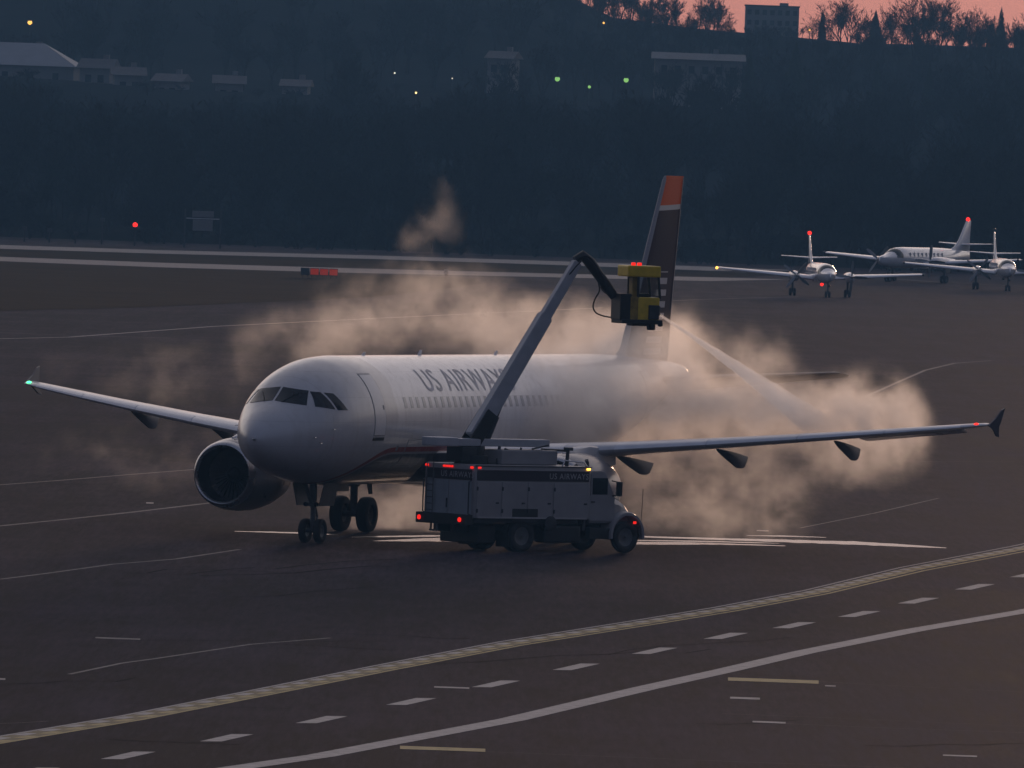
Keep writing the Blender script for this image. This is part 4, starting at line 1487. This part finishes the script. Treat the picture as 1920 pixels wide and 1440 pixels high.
# hood with sloping nose and round fenders
bm = bmesh.new()
rings = []
for x, w, zt in ((3.80, .98, 1.80), (4.2, .88, 1.74), (4.55, .78, 1.60), (4.80, .70, 1.42), (4.88, .66, 1.25)):
    rings.append([bm.verts.new((x, yy, zz)) for yy, zz in ((-w, .80), (-w, zt - .22), (-w * .82, zt - .04), (0, zt + .02), (w * .82, zt - .04), (w, zt - .22), (w, .80))])
skin(bm, rings)
hood = obj('hood', bm, M['truck_white'], trk, smooth=True)
for s in (-1, 1):
    bm = bmesh.new()
    ro, ri, w0, w1 = .74, .62, s * .62, s * 1.20
    n = 14
    va = []
    for k in range(n + 1):
        a = R(-8 + 196 * k / n)
        va.append([bm.verts.new((4.34 + rr * math.cos(a), yy, .56 + rr * math.sin(a) * 1.04)) for rr, yy in ((ro * .97, w0), (ro, w1 * .93), (ro * .95, w1), (ri, w1), (ri, w0))])
    skin(bm, va)
    obj('fender', bm, M['truck_white'], hood, smooth=True)
    panel('door_window', (3.20, s * 1.104, 2.12), (.62, .02, .52), M['glass_dark'], cab)
    panel('cab_door', (3.24, s * 1.105, 1.42), (.92, .016, .80), M['truck_white'], cab)
    panel('door_handle', (2.92, s * 1.125, 1.62), (.14, .03, .04), M['dark_metal'], cab)
    bm = bmesh.new()
    add_box(bm, (3.78, s * 1.36, 2.05), (.10, .22, .46), bevel=.03)
    add_tube(bm, [(3.68, s * 1.1, 2.30), (3.76, s * 1.34, 2.26)], .02, 6)
    add_tube(bm, [(3.74, s * 1.1, 1.82), (3.76, s * 1.34, 1.86)], .02, 6)
    obj('mirror', bm, M['black'], cab)
    panel('cab_step', (3.25, s * 1.02, .62), (.9, .22, .35), M['black'], cab, .02)
bm = bmesh.new()
d = Vector((3.82 - 3.48, 0, 1.78 - 2.52)).normalized()
ang = math.atan2(-(d.x), -(d.z))
add_box(bm, (3.665, 0, 2.15), (.03, 1.9, .68), Matrix.Rotation(math.atan2(3.48 - 3.82, 2.52 - 1.78), 4, 'Y'))
obj('windscreen', bm, M['glass_dark'], cab)
bm = bmesh.new()
add_box(bm, (4.95, 0, .72), (.16, 2.3, .30), bevel=.04)
obj('bumper', bm, M['strut'], trk)
bm = bmesh.new()
add_box(bm, (4.875, 0, 1.05), (.05, 1.0, .48), bevel=.02)
obj('grille', bm, M['dark_metal'], hood)
bm = bmesh.new()
add_tube(bm, [(4.96, -1.10, .85), (4.98, -1.12, 2.05)], .012, 5)
obj('bumper_wand', bm, M['strut'], trk)
bm = bmesh.new()
add_box(bm, (4.60, -1.215, .98), (.12, .03, .08), bevel=.008)
obj('side_marker', bm, M['red_marker'], hood)
# small fittings: hinges, mud flaps, grab rails, hose reel, exhaust, roof edge strip, tape
for x in (-2.02, -.98, .09, 1.16):
    for z in (1.3, 2.0):
        panel('hinge', (x + .03, -1.262, z), (.05, .03, .12), M['dark_metal'], body, .004)
for y in (-.92, .92):
    panel('mud_flap', (-.62, y, .42), (.03, .62, .52), M['rubber'], cha, .004)
bm = bmesh.new()
add_tube(bm, [(-2.14, -1.12, 1.15), (-2.24, -1.12, 1.2), (-2.24, -1.12, 2.2), (-2.14, -1.12, 2.25)], .022, 6)
obj('grab_rail', bm, M['dark_metal'], body)
bm = bmesh.new()
add_tube(bm, [(-2.14, 1.12, 1.15), (-2.24, 1.12, 1.2), (-2.24, 1.12, 2.2), (-2.14, 1.12, 2.25)], .022, 6)
obj('grab_rail', bm, M['dark_metal'], body)
bm = bmesh.new()
for k in range(6):
    add_tube(bm, [(-2.20, .70, 1.25 + k * .2), (-2.20, 1.02, 1.25 + k * .2)], .016, 6)
for y in (.70, 1.02):
    add_tube(bm, [(-2.20, y, 1.1), (-2.20, y, 2.75)], .018, 6)
obj('ladder', bm, M['strut'], body)
bm = bmesh.new()
add_lathe(bm, [(-1.30, .20), (-1.29, .24), (-1.26, .24), (-1.25, .12), (-1.05, .12), (-1.04, .24), (-1.01, .24)], 18, 'Y', c=(1.05, 0, .92), cap=True)
obj('hose_reel', bm, M['dark_metal'], cha, smooth=True)
bm = bmesh.new()
add_tube(bm, [(2.66, -.95, .7), (2.72, -1.0, 1.2), (2.72, -1.0, 2.85), (2.66, -1.02, 2.95)], .06, 8)
obj('exhaust_stack', bm, M['strut'], trk, smooth=True)
panel('roof_edge', (.3, -1.24, 2.715), (4.8, .03, .04), M['strut'], body, .004)
panel('reflective_tape', (.3, -1.252, 1.09), (4.5, .012, .05), M['truck_letter'], body, .002)
bm = bmesh.new()
add_lathe(bm, [(2.60, .09), (2.66, .09), (2.74, .07), (2.78, .02)], 12, 'Z', c=(3.1, 0, 0), cap=True)
obj('roof_beacon', bm, M['dark_metal'], cab, smooth=True)
for s_ in (-1, 1):
    bm = bmesh.new()
    add_tube(bm, [(3.95, s_ * .55, 1.79), (3.98, s_ * .55, 1.84), (4.5, s_ * .5, 1.66)], .015, 5)
    obj('hood_strip', bm, M['strut'], hood)
# roof gear: turntable, beam, housing, handrail
bm = bmesh.new()
add_lathe(bm, [(2.74, .55), (3.0, .55), (3.02, .42), (3.30, .42)], 24, 'Z', c=(-1.25, 0, 0), cap=True)
add_box(bm, (-1.6, 0, 3.05), (.7, .8, .45), bevel=.03)
obj('turntable', bm, M['black'], trk, smooth=True)
bm = bmesh.new()
add_box(bm, (-.55, 0, 3.42), (4.6, .55, .24), bevel=.03)
add_box(bm, (-2.55, 0, 3.43), (.9, .75, .28), bevel=.04)
beam = obj('boom_cradle', bm, M['boom_white'], trk)
bm = bmesh.new()
add_box(bm, (.62, 0, 2.98), (2.3, 1.3, .46), bevel=.04)
obj('pump_housing', bm, M['truck_white'], trk)
bm = bmesh.new()
add_tube(bm, [(-.55, -.45, 2.76), (-.35, -.3, 3.30)], .05, 6)
add_tube(bm, [(-.25, -.45, 3.24), (.45, -.35, 3.05), (.5, -.35, 3.28)], .035, 6)
add_tube(bm, [(.75, -.6, 3.25), (1.5, -.5, 3.38)], .03, 6)
obj('hydraulic_pipe', bm, M['dark_metal'], trk)
bm = bmesh.new()
add_tube(bm, [(1.95, -.9, 2.74), (1.98, -.9, 3.30)], .06, 6)
add_box(bm, (2.0, -.9, 3.28), (.2, .25, .10), bevel=.02)
add_tube(bm, [(1.98, .4, 2.74), (1.98, .4, 3.22), (1.98, -.9, 3.22)], .04, 6)
obj('boom_rest', bm, M['dark_metal'], trk)
bm = bmesh.new()
add_tube(bm, [(1.6, -1.1, 2.74), (1.7, -1.1, 2.92), (2.5, -1.1, 2.86), (2.62, -1.1, 2.74)], .025, 6)
add_tube(bm, [(1.6, 1.1, 2.74), (1.7, 1.1, 2.92), (2.5, 1.1, 2.86), (2.62, 1.1, 2.74)], .025, 6)
obj('roof_rail', bm, M['bare_metal'], trk)

# boom (world points brought into the truck's frame)
def T(p):
    return TI @ Vector(p)
B0 = T((-1.22, 438.0, 3.45))
B1 = T(tuple(at(1082, 492, 440.2)))
def bar_along(bm, a, b, w0, h0, w1, h1, upv=Vector((0, 0, 1)), bevel=0.03):
    d = (b - a).normalized()
    sx = d.cross(upv).normalized()
    sy = sx.cross(d).normalized()
    t = bmesh.new()
    rr = []
    for p, w, h in ((a, w0, h0), (b, w1, h1)):
        rr.append([t.verts.new(p + sx * i * w / 2 + sy * j * h / 2) for i, j in ((-1, -1), (1, -1), (1, 1), (-1, 1))])
    skin(t, rr)
    bmesh.ops.recalc_face_normals(t, faces=t.faces)
    bmesh.ops.bevel(t, geom=list(t.edges), offset=bevel, segments=2, affect='EDGES')
    merge(bm, t)
bd = (B1 - B0)
bm = bmesh.new()
bar_along(bm, B0 + bd * .02, B0 + bd * .70, .36, .54, .32, .46)
boom = obj('boom', bm, M['boom_white'], trk)
bm = bmesh.new()
bar_along(bm, B0 + bd * .66, B1, .26, .36, .24, .32)
obj('boom_extension', bm, M['boom_white'], boom)
bm = bmesh.new()
u, v = frame_of(bd)
side = bd.normalized().cross(Vector((0, 0, 1))).normalized()
low = side.cross(bd.normalized())
for s in (-1, 1):
    bar_along(bm, B0 - bd * .03 + side * s * .24, B0 + bd * .16 + side * s * .24, .07, .46, .07, .40, bevel=.01)
obj('boom_bracket', bm, M['black'], boom)
bm = bmesh.new()
add_tube(bm, [B0 - low * .50 + bd * .03, B0 - low * .34 + bd * .17], .10, 10)
add_tube(bm, [B0 - low * .34 + bd * .17, B0 - low * .22 + bd * .27], .06, 10)
obj('lift_cylinder', bm, M['dark_metal'], boom, smooth=True)
# jib with hoses
J = [T(tuple(at(x, y, 440.3 + k * .06))) for k, (x, y) in enumerate(((1078, 488), (1092, 479), (1106, 492), (1122, 515), (1140, 540), (1152, 556)))]
bm = bmesh.new()
add_tube(bm, J, [.13, .17, .19, .17, .17, .15], 10)
jib = obj('jib', bm, M['black'], trk, smooth=True)
bm = bmesh.new()
def hose(pts, r_=.03, dY=440.2):
    P = [T(tuple(at(x, y, dY))) for x, y in pts]
    Q = []
    for i in range(len(P) - 1):
        p0, p1, p2, p3 = P[max(i - 1, 0)], P[i], P[i + 1], P[min(i + 2, len(P) - 1)]
        for k in range(5):
            t = k / 5
            Q.append(0.5 * ((2 * p1) + (p2 - p0) * t + (2 * p0 - 5 * p1 + 4 * p2 - p3) * t * t + (3 * p1 - p0 - 3 * p2 + p3) * t**3))
    Q.append(P[-1])
    add_tube(bm, Q, r_, 6)
hose([(1086, 484), (1100, 480), (1114, 492), (1130, 518), (1142, 538)], .035, 440.0)
hose([(1090, 490), (1080, 500), (1070, 512), (1060, 520)], .022, 439.9)
hose([(1122, 530), (1124, 545), (1116, 560), (1112, 574), (1117, 586), (1130, 592), (1145, 595)], .024, 439.8)
hose([(1126, 538), (1133, 548), (1142, 552)], .02, 439.8)
obj('hose', bm, M['rubber'], jib, smooth=True)
# spray cab
CC = T(tuple(at(1196, 552, 440.7)))          # centre of the cab
CB = Matrix.Translation(CC) @ Matrix.Rotation(R(-22), 4, 'Z')
def cbox(name, c, s, material, parent, bevel=.02, rot=None):
    bm = bmesh.new()
    add_box(bm, c, s, rot, bevel)
    bm.transform(CB)
    return obj(name, bm, material, parent)
# cab-local: x to the right of the photo's view (towards the nozzle), y away, z up; body about 1.15 x 1.1 x 1.85
scab = cbox('spray_cab', (0, 0, -.86), (1.36, 1.1, .14), M['black'], trk)
cbox('cab_roof', (.02, 0, .74), (1.10, 1.12, .36), M['safety_yellow'], scab, .05)
cbox('cab_panel', (.20, 0, -.44), (.72, 1.08, .72), M['safety_yellow'], scab, .03)
for (x, y) in ((.54, -.5), (.54, .5), (-.16, -.5), (-.16, .5)):
    cbox('corner_post', (x, y, .24), (.07, .07, .70), M['black'], scab, .01, Matrix.Rotation(R(-6), 4, 'Y') if x > 0 else None)
def pane(c, s):
    cbox('cab_pane', c, s, M['clear_glass'], scab, 0.0)
g = bpy.data.materials.new('clear_glass')
g.use_nodes = True
gb = g.node_tree.nodes['Principled BSDF']
gb.inputs['Base Color'].default_value = (0.8, 0.85, 0.85, 1)
gb.inputs['Roughness'].default_value = 0.05
gb.inputs['Transmission Weight'].default_value = 1.0
gb.inputs['IOR'].default_value = 1.05
M['clear_glass'] = g
pane((.555, 0, .24), (.012, .92, .62))
pane((.20, -.51, .24), (.62, .012, .62))
pane((.20, .51, .24), (.62, .012, .62))
cbox('side_panel', (-.28, -.02, -.44), (.26, 1.04, .74), M['dirty_yellow'], scab, .02)
cbox('equipment_box', (-.56, -.05, -.40), (.38, .95, .84), M['black'], scab, .03)
cbox('cab_mast', (-.20, -.2, .12), (.24, .35, 1.1), M['dirty_yellow'], scab, .02)
cbox('cab_seat', (.18, .1, -.02), (.36, .4, .12), M['black'], scab, .03)
cbox('roof_lamp', (-.30, -.35, .965), (.13, .13, .10), M['red_marker'], scab, .03)
cbox('roof_lamp', (-.10, -.35, .965), (.13, .13, .10), M['red_marker'], scab, .03)
cbox('control_box', (.36, -.58, -.55), (.34, .10, .46), M['dark_metal'], scab, .02)
cbox('spotlight', (.36, -.35, -1.02), (.24, .26, .20), M['black'], scab, .06)
cbox('spotlight', (.72, -.2, -.93), (.15, .16, .14), M['black'], scab, .05)
cbox('underframe', (.02, 0, -.95), (.5, .6, .10), M['black'], scab, .02)
bm = bmesh.new()
NZ = T(tuple(at(1236, 590, 440.6)))
nb = CB @ Vector((.56, -.1, -.50))
add_tube(bm, [nb, nb.lerp(NZ, .55), NZ], [.09, .08, .05], 10)
add_box(bm, tuple(nb), (.22, .3, .3), bevel=.03)
obj('nozzle', bm, M['dark_metal'], scab, smooth=True)
NOZ = TM @ NZ

# ================================================================== commuter turboprops
M['frost_white'] = mat('frost_white', (0.88, 0.88, 0.90), 0.24, var=0.05, scale=1.5, coat=1.0)
def turboprop(px, py, Y, yaw, scale, label, mark):
    p = at(px, py, Y)
    t = thing('turboprop', label, 'propeller plane', (p.x, Y, 0), yaw, 'twin turboprops queueing on the taxiway')
    t.scale = (scale,) * 3
    zc = 1.95
    def ring(bm, x, w, top, bot, n=20):
        return [bm.verts.new((x, w * math.sin(a), zc + (top if math.cos(a) > 0 else bot) * abs(math.cos(a)) * (1 if math.cos(a) > 0 else -1))) for a in np.linspace(0, 2 * math.pi, n + 1)[:-1]]
    bm = bmesh.new()
    skin(bm, [ring(bm, *q) for q in ((0, .05, -.25, .35), (.25, .28, -.02, .52), (1.0, .50, .18, .68), (1.9, .64, .34, .78), (2.5, .74, .66, .82), (3.2, .82, .82, .84), (4.5, .84, .85, .85), (11.0, .84, .85, .85), (12.5, .78, .83, .70), (14.5, .50, .76, .32), (16.5, .22, .66, -.12), (17.6, .06, .58, -.40))])
    fus = obj('fuselage', bm, M['frost_white'], t, smooth=True)
    bm = bmesh.new()
    skin(bm, [ring(bm, x, w, a, b) for x, w, a, b in ((2.0, .665, .38, -.05), (2.35, .735, .60, -.12), (2.75, .80, .76, -.30), (2.95, .81, .74, -.4))])
    obj('windscreen', bm, M['glass_dark'], fus, smooth=True)
    for s in (-1, 1):
        for k in range(9):
            bm = bmesh.new()
            add_box(bm, (4.2 + k * .78, s * .80, zc + .28), (.26, .05, .34), bevel=.02)
            obj('cabin_window', bm, M['window_dark'], fus)
        bm = bmesh.new()
        skin(bm, [sect(bm, (xl, s * y, z), ch, tc, -4.5) for y, xl, z, ch, tc in ((.3, 6.9, 1.42, 2.7, .15), (2.6, 7.2, 1.60, 2.35, .14), (8.5, 7.95, 2.05, 1.15, .12), (8.69, 8.15, 2.07, .75, .08))])
        wing = obj('wing', bm, M['frost_white'], t, smooth=True)
        bm = bmesh.new()
        add_sphere(bm, (8.0, s * 8.62, 2.08), .11, 5)
        obj('navigation_light', bm, M['amber_glow'] if mark == 'front' and s > 0 else M['glass_dark'], wing, smooth='full')
        bm = bmesh.new()
        rr = []
        for x, w, a, b in ((4.95, .20, .20, .22), (5.3, .34, .32, .46), (6.2, .40, .38, .52), (7.5, .40, .36, .46), (9.3, .28, .26, .30), (10.2, .08, .10, .10)):
            rr.append([bm.verts.new((x, s * 2.3 + w * math.sin(q), 1.72 + (a if math.cos(q) > 0 else b) * math.cos(q))) for q in np.linspace(0, 2 * math.pi, 15)[:-1]])
        skin(bm, rr)
        nac = obj('nacelle', bm, M['frost_white'], t, smooth=True)
        bm = bmesh.new()
        add_lathe(bm, [(4.55, .02), (4.65, .10), (4.95, .19)], 12, c=(0, s * 2.3, 1.74), cap=True)
        obj('spinner', bm, M['bare_metal'], nac, smooth=True)
        for k in range(4):
            a = R(20 + 90 * k + s * 17)
            e1, e2 = Vector((0, math.cos(a), math.sin(a))), Vector((0, -math.sin(a), math.cos(a)))
            c0 = Vector((4.80, s * 2.3, 1.74))
            bm = bmesh.new()
            rr = []
            for r_, w, th in ((.12, .05, .04), (.5, .10, .03), (1.0, .11, .02), (1.32, .06, .012)):
                rr.append([bm.verts.new(c0 + e1 * r_ + e2 * i * w + Vector((j * th + i * w * .5, 0, 0))) for i, j in ((-1, -1), (1, -1), (1, 1), (-1, 1))])
            skin(bm, rr)
            obj('propeller_blade', bm, M['fan_metal'], nac)
        bm = bmesh.new()
        add_tube(bm, [(7.6, s * 2.3, 1.4), (7.65, s * 2.3, .35)], .09, 8)
        add_tube(bm, [(7.65, s * 2.3 - .25, .32), (7.65, s * 2.3 + .25, .32)], .05, 6)
        add_box(bm, (7.6, s * 2.62, 1.05), (.9, .04, .5))
        mg = obj('main_gear', bm, M['dark_metal'], t)
        for k in (-1, 1):
            o = link('wheel', MW, None, mg)
            o.location = (7.65, s * 2.3 + k * .17, .32)
        bm = bmesh.new()
        skin(bm, [sect(bm, (xl, s * y, z), ch, .10, 0) for y, xl, z, ch in ((.02, 15.7, 3.08, 1.6), (2.35, 16.6, 3.20, .75))])
        obj('tailplane', bm, M['frost_white'], t, smooth=True)
    bm = bmesh.new()
    add_tube(bm, [(1.75, 0, 1.4), (1.72, 0, .3)], .07, 8)
    ng = obj('nose_gear', bm, M['dark_metal'], t)
    for k in (-1, 1):
        o = link('wheel', MW, None, ng)
        o.location = (1.72, k * .14, .27)
        o.scale = (.84,) * 3
    bm = bmesh.new()
    skin(bm, [sect(bm, (xl, 0, z), ch, tc, 0, True) for z, xl, ch, tc in ((2.5, 13.2, 4.4, .05), (2.95, 14.6, 3.1, .09), (3.5, 15.4, 2.2, .10), (5.0, 16.7, 1.05, .10), (5.08, 16.9, .75, .05))])
    fin = obj('tail_fin', bm, M['frost_white'], t, smooth=True)
    bm = bmesh.new()
    add_sphere(bm, (17.1, 0, 5.16), .17, 6)
    obj('beacon', bm, M['red_glow'] if mark != 'edge' else M['glass_dark'], fin, smooth='full')
    bm = bmesh.new()
    add_sphere(bm, (6.3, 0, 1.02), .14, 6)
    obj('beacon', bm, M['red_glow'] if mark == 'front' else M['glass_dark'], fus, smooth='full')
    bm = bmesh.new()
    add_sphere(bm, (1.72, -.12, .95), .09, 6)
    obj('taxi_light', bm, M['glass_dark'], ng, smooth='full')
    return t
MW = tyre_mesh(.32, .22, .14)
# local axes: x aft, +y to the picture's left when the nose points at the camera
turboprop(1556, 552, 1143, math.pi / 2 + R(5), 1.0, 'front facing turboprop with red beacon on top, nearest of the queue', 'front')
turboprop(1648, 526, 1285, R(64), 1.15, 'turboprop seen from its side behind the front facing one', 'side')
turboprop(1893, 534, 1240, math.pi / 2 + R(3), 1.03, 'front facing turboprop cut by the right edge of the picture', 'edge')

# ================================================================== spray
def volume_mat(name, col, dens, aniso, attr=None):
    m = bpy.data.materials.new(name)
    m.use_nodes = True
    nt = m.node_tree
    nt.nodes.clear()
    o = nt.nodes.new('ShaderNodeOutputMaterial')
    v = nt.nodes.new('ShaderNodeVolumePrincipled')
    v.inputs['Color'].default_value = (*col, 1)
    v.inputs['Anisotropy'].default_value = aniso
    v.inputs['Density'].default_value = dens
    v.inputs['Density Attribute'].default_value = attr or ''
    nt.links.new(v.outputs[0], o.inputs['Volume'])
    return m
MIST = volume_mat('mist', (0.985, 0.96, 0.935), 1.0, 0.68, 'density')
JET = volume_mat('jet', (0.995, 0.985, 0.975), 2.2, 0.6)
HAZE = volume_mat('haze', (0.32, 0.66, 1.0), 0.00016, 0.0)

def mist_object(name, blobs, lo, hi, res, gain, label, cat, seed=0.0, nscale=0.75):
    ng = bpy.data.node_groups.new(name, 'GeometryNodeTree')
    ng.interface.new_socket('Geometry', in_out='INPUT', socket_type='NodeSocketGeometry')
    ng.interface.new_socket('Geometry', in_out='OUTPUT', socket_type='NodeSocketGeometry')
    out = ng.nodes.new('NodeGroupOutput')
    vc = ng.nodes.new('GeometryNodeVolumeCube')
    vc.inputs['Min'].default_value = lo
    vc.inputs['Max'].default_value = hi
    for k, a in zip('XYZ', res):
        vc.inputs['Resolution ' + k].default_value = a
    sm = ng.nodes.new('GeometryNodeSetMaterial')
    sm.inputs['Material'].default_value = MIST
    ng.links.new(vc.outputs[0], sm.inputs[0])
    ng.links.new(sm.outputs[0], out.inputs[0])
    pos = ng.nodes.new('GeometryNodeInputPosition').outputs[0]
    def vm(op, a, b):
        n = ng.nodes.new('ShaderNodeVectorMath')
        n.operation = op
        for i, v in enumerate((a, b)):
            if v is None:
                continue
            if isinstance(v, (tuple, Vector)):
                n.inputs[i].default_value = v
            else:
                ng.links.new(v, n.inputs[i])
        return n
    def noise(scale, detail, w, rough=0.6):
        n = ng.nodes.new('ShaderNodeTexNoise')
        n.inputs['Scale'].default_value = scale
        n.inputs['Detail'].default_value = detail
        n.inputs['Roughness'].default_value = rough
        a = vm('ADD', pos, (w, w * 1.7, w * 0.3))
        ng.links.new(a.outputs[0], n.inputs['Vector'])
        return n
    # warp the position so that the puffs have billowed outlines
    wn_ = noise(0.28, 3, 11.3 + seed)
    wv = vm('SUBTRACT', wn_.outputs['Color'], (0.5, 0.5, 0.5))
    wv = vm('MULTIPLY', wv.outputs[0], (3.6, 3.6, 2.4))
    wp = vm('ADD', pos, wv.outputs[0]).outputs[0]
    w2 = noise(0.95, 3, 29.3 + seed)
    w2v = vm('MULTIPLY', vm('SUBTRACT', w2.outputs['Color'], (0.5, 0.5, 0.5)).outputs[0], (1.5, 1.5, 1.2))
    wp = vm('ADD', wp, w2v.outputs[0]).outputs[0]
    total = None
    for c, r_, w in blobs:
        d = vm('SUBTRACT', wp, tuple(c))
        d = vm('DIVIDE', d.outputs[0], tuple(r_))
        l = vm('DOT_PRODUCT', d.outputs[0], d.outputs[0]).outputs['Value']
        e = math_node(ng, 'EXPONENT', math_node(ng, 'MULTIPLY', l, -1.0))
        total = math_node(ng, 'MULTIPLY', e, w) if total is None else math_node(ng, 'MULTIPLY_ADD', e, w, total)
    f = noise(nscale, 8, 3.1 + seed, 0.68).outputs[0]
    # erosion: density = total * contrast(noise) with a cut near the edges
    k = math_node(ng, 'MULTIPLY', math_node(ng, 'SUBTRACT', f, 0.34), 4.0, clamp=True)
    k = math_node(ng, 'MULTIPLY', k, k)
    dens = math_node(ng, 'SUBTRACT', math_node(ng, 'MULTIPLY', total, k), 0.035)
    dens = math_node(ng, 'MULTIPLY', math_node(ng, 'MAXIMUM', dens, 0.0), gain)
    ng.links.new(dens, vc.inputs['Density'])
    me = bpy.data.meshes.new(name)
    me.materials.append(MIST)
    o = link(name, me)
    md = o.modifiers.new('mist', 'NODES')
    md.node_group = ng
    return tag(o, label, cat, kind='stuff')
def blob(px, py, Y, rx, ry, rz, w):
    return (at(px, py, Y), (rx, ry, rz), w)
BL = [
    blob(1010, 755, 453.0, 3.2, 1.8, 1.4, .95), blob(1160, 770, 454, 3.0, 2.2, 1.2, .8), blob(1090, 700, 456, 2.4, 1.8, 1.0, .6), blob(1215, 645, 462, 1.5, 2, .7, .55), blob(1090, 640, 474, 3.0, 3, 1.0, .45), blob(1200, 635, 473, 2.2, 3, 0.9, .5),
    blob(960, 610, 468, 2.4, 3, 1.0, .34), blob(740, 585, 472, 3.0, 3, 1.3, .13), blob(812, 450, 474, .6, 1.2, 1.6, .26), blob(840, 540, 472, 1.6, 2, 1.3, .24), blob(660, 620, 472, 2.0, 3, 0.9, .25),
    blob(1270, 650, 455, 1.0, 1.8, 0.9, .55), blob(1330, 715, 453.5, 1.7, 2.0, 1.1, .8), blob(1410, 762, 452.5, 2.0, 2, .85, 1.1), blob(1540, 779, 452, 2.0, 2, .55, 1.3),
    blob(1640, 778, 452, 1.2, 1.6, .75, 1.0), blob(1690, 800, 452, .7, 1.6, 1.0, .7),
    blob(1270, 890, 456, 2.6, 2.5, 1.6, .15), blob(1420, 890, 455.5, 2.4, 2.5, 1.4, .15), blob(1600, 845, 453, 1.6, 2, .8, .65),
    blob(1290, 975, 458, 2.6, 2.5, 1.0, .17), blob(1430, 965, 457, 1.5, 2, 1.0, .2), blob(330, 700, 476, 5, 5, 1.6, .085), blob(260, 860, 466, 5, 4, 1.6, .08), blob(560, 630, 474, 2.4, 3, 1.0, .09), blob(740, 960, 457, 2.4, 3, 1.0, .28), blob(880, 870, 458, 2.6, 3, 1.2, .2),
]
mist_object('spray_mist', BL, (-19, 447.5, 0.05), (17, 484, 11.6), (300, 146, 104), 1.0, 'billowing deicing mist drifting round the airliner wing and fuselage', 'mist')

# the liquid jet: a narrow, slightly ragged cone that breaks up into spray towards the wing
WHIT = at(1535, 800, 451.2)
jd = WHIT - NOZ
JL = jd.length
bm = bmesh.new()
rg = random.Random(5)
rings = []
n = 40
for i in range(n + 1):
    t = i / n
    r_ = 0.045 + 0.46 * t ** 1.5
    rings.append([bm.verts.new((JL * t, r_ * math.cos(a) * rg.uniform(0.9, 1.1), r_ * math.sin(a) * rg.uniform(0.9, 1.1) - 1.0 * t * (t - 1) * 0.25)) for a in np.linspace(0, 2 * math.pi, 13)[:-1]])
skin(bm, rings)
jet = obj('spray_jet', bm, JET, smooth='full')
jet.location = NOZ
jet.rotation_euler = jd.to_track_quat('X', 'Z').to_euler()
jn = JET.node_tree
jtc = jn.nodes.new('ShaderNodeTexCoord')
jsp = jn.nodes.new('ShaderNodeSeparateXYZ')
jn.links.new(jtc.outputs['Object'], jsp.inputs[0])
jt = math_node(jn, 'DIVIDE', jsp.outputs[0], JL, clamp=True)
jm = jn.nodes.new('ShaderNodeMapping')
jm.inputs['Scale'].default_value = (0.5, 4, 4)
jn.links.new(jtc.outputs['Object'], jm.inputs[0])
jno = jn.nodes.new('ShaderNodeTexNoise')
jno.inputs['Scale'].default_value = 2.0
jno.inputs['Detail'].default_value = 4
jn.links.new(jm.outputs[0], jno.inputs['Vector'])
fade = math_node(jn, 'POWER', math_node(jn, 'SUBTRACT', 1.0, jt, clamp=True), 1.6)
jd_ = math_node(jn, 'MULTIPLY', math_node(jn, 'MULTIPLY_ADD', fade, 7.0, 0.7), math_node(jn, 'MULTIPLY', jno.outputs[0], 1.6))
jn.links.new(jd_, [q for q in jn.nodes if q.type == 'PRINCIPLED_VOLUME'][0].inputs['Density'])
tag(jet, 'narrow jet of deicing fluid shooting from the spray cab onto the wing', 'spray', kind='stuff')

# ------------------------------------------------------------------ air
bm = bmesh.new()
add_box(bm, (0, (HY0 + HY1) / 2, 27), (HX * 2 + 20, HY1 - HY0 + 20, 56))
tag(obj('haze', bm, HAZE), 'thin blue evening haze filling the air over the airfield', 'haze', kind='stuff')
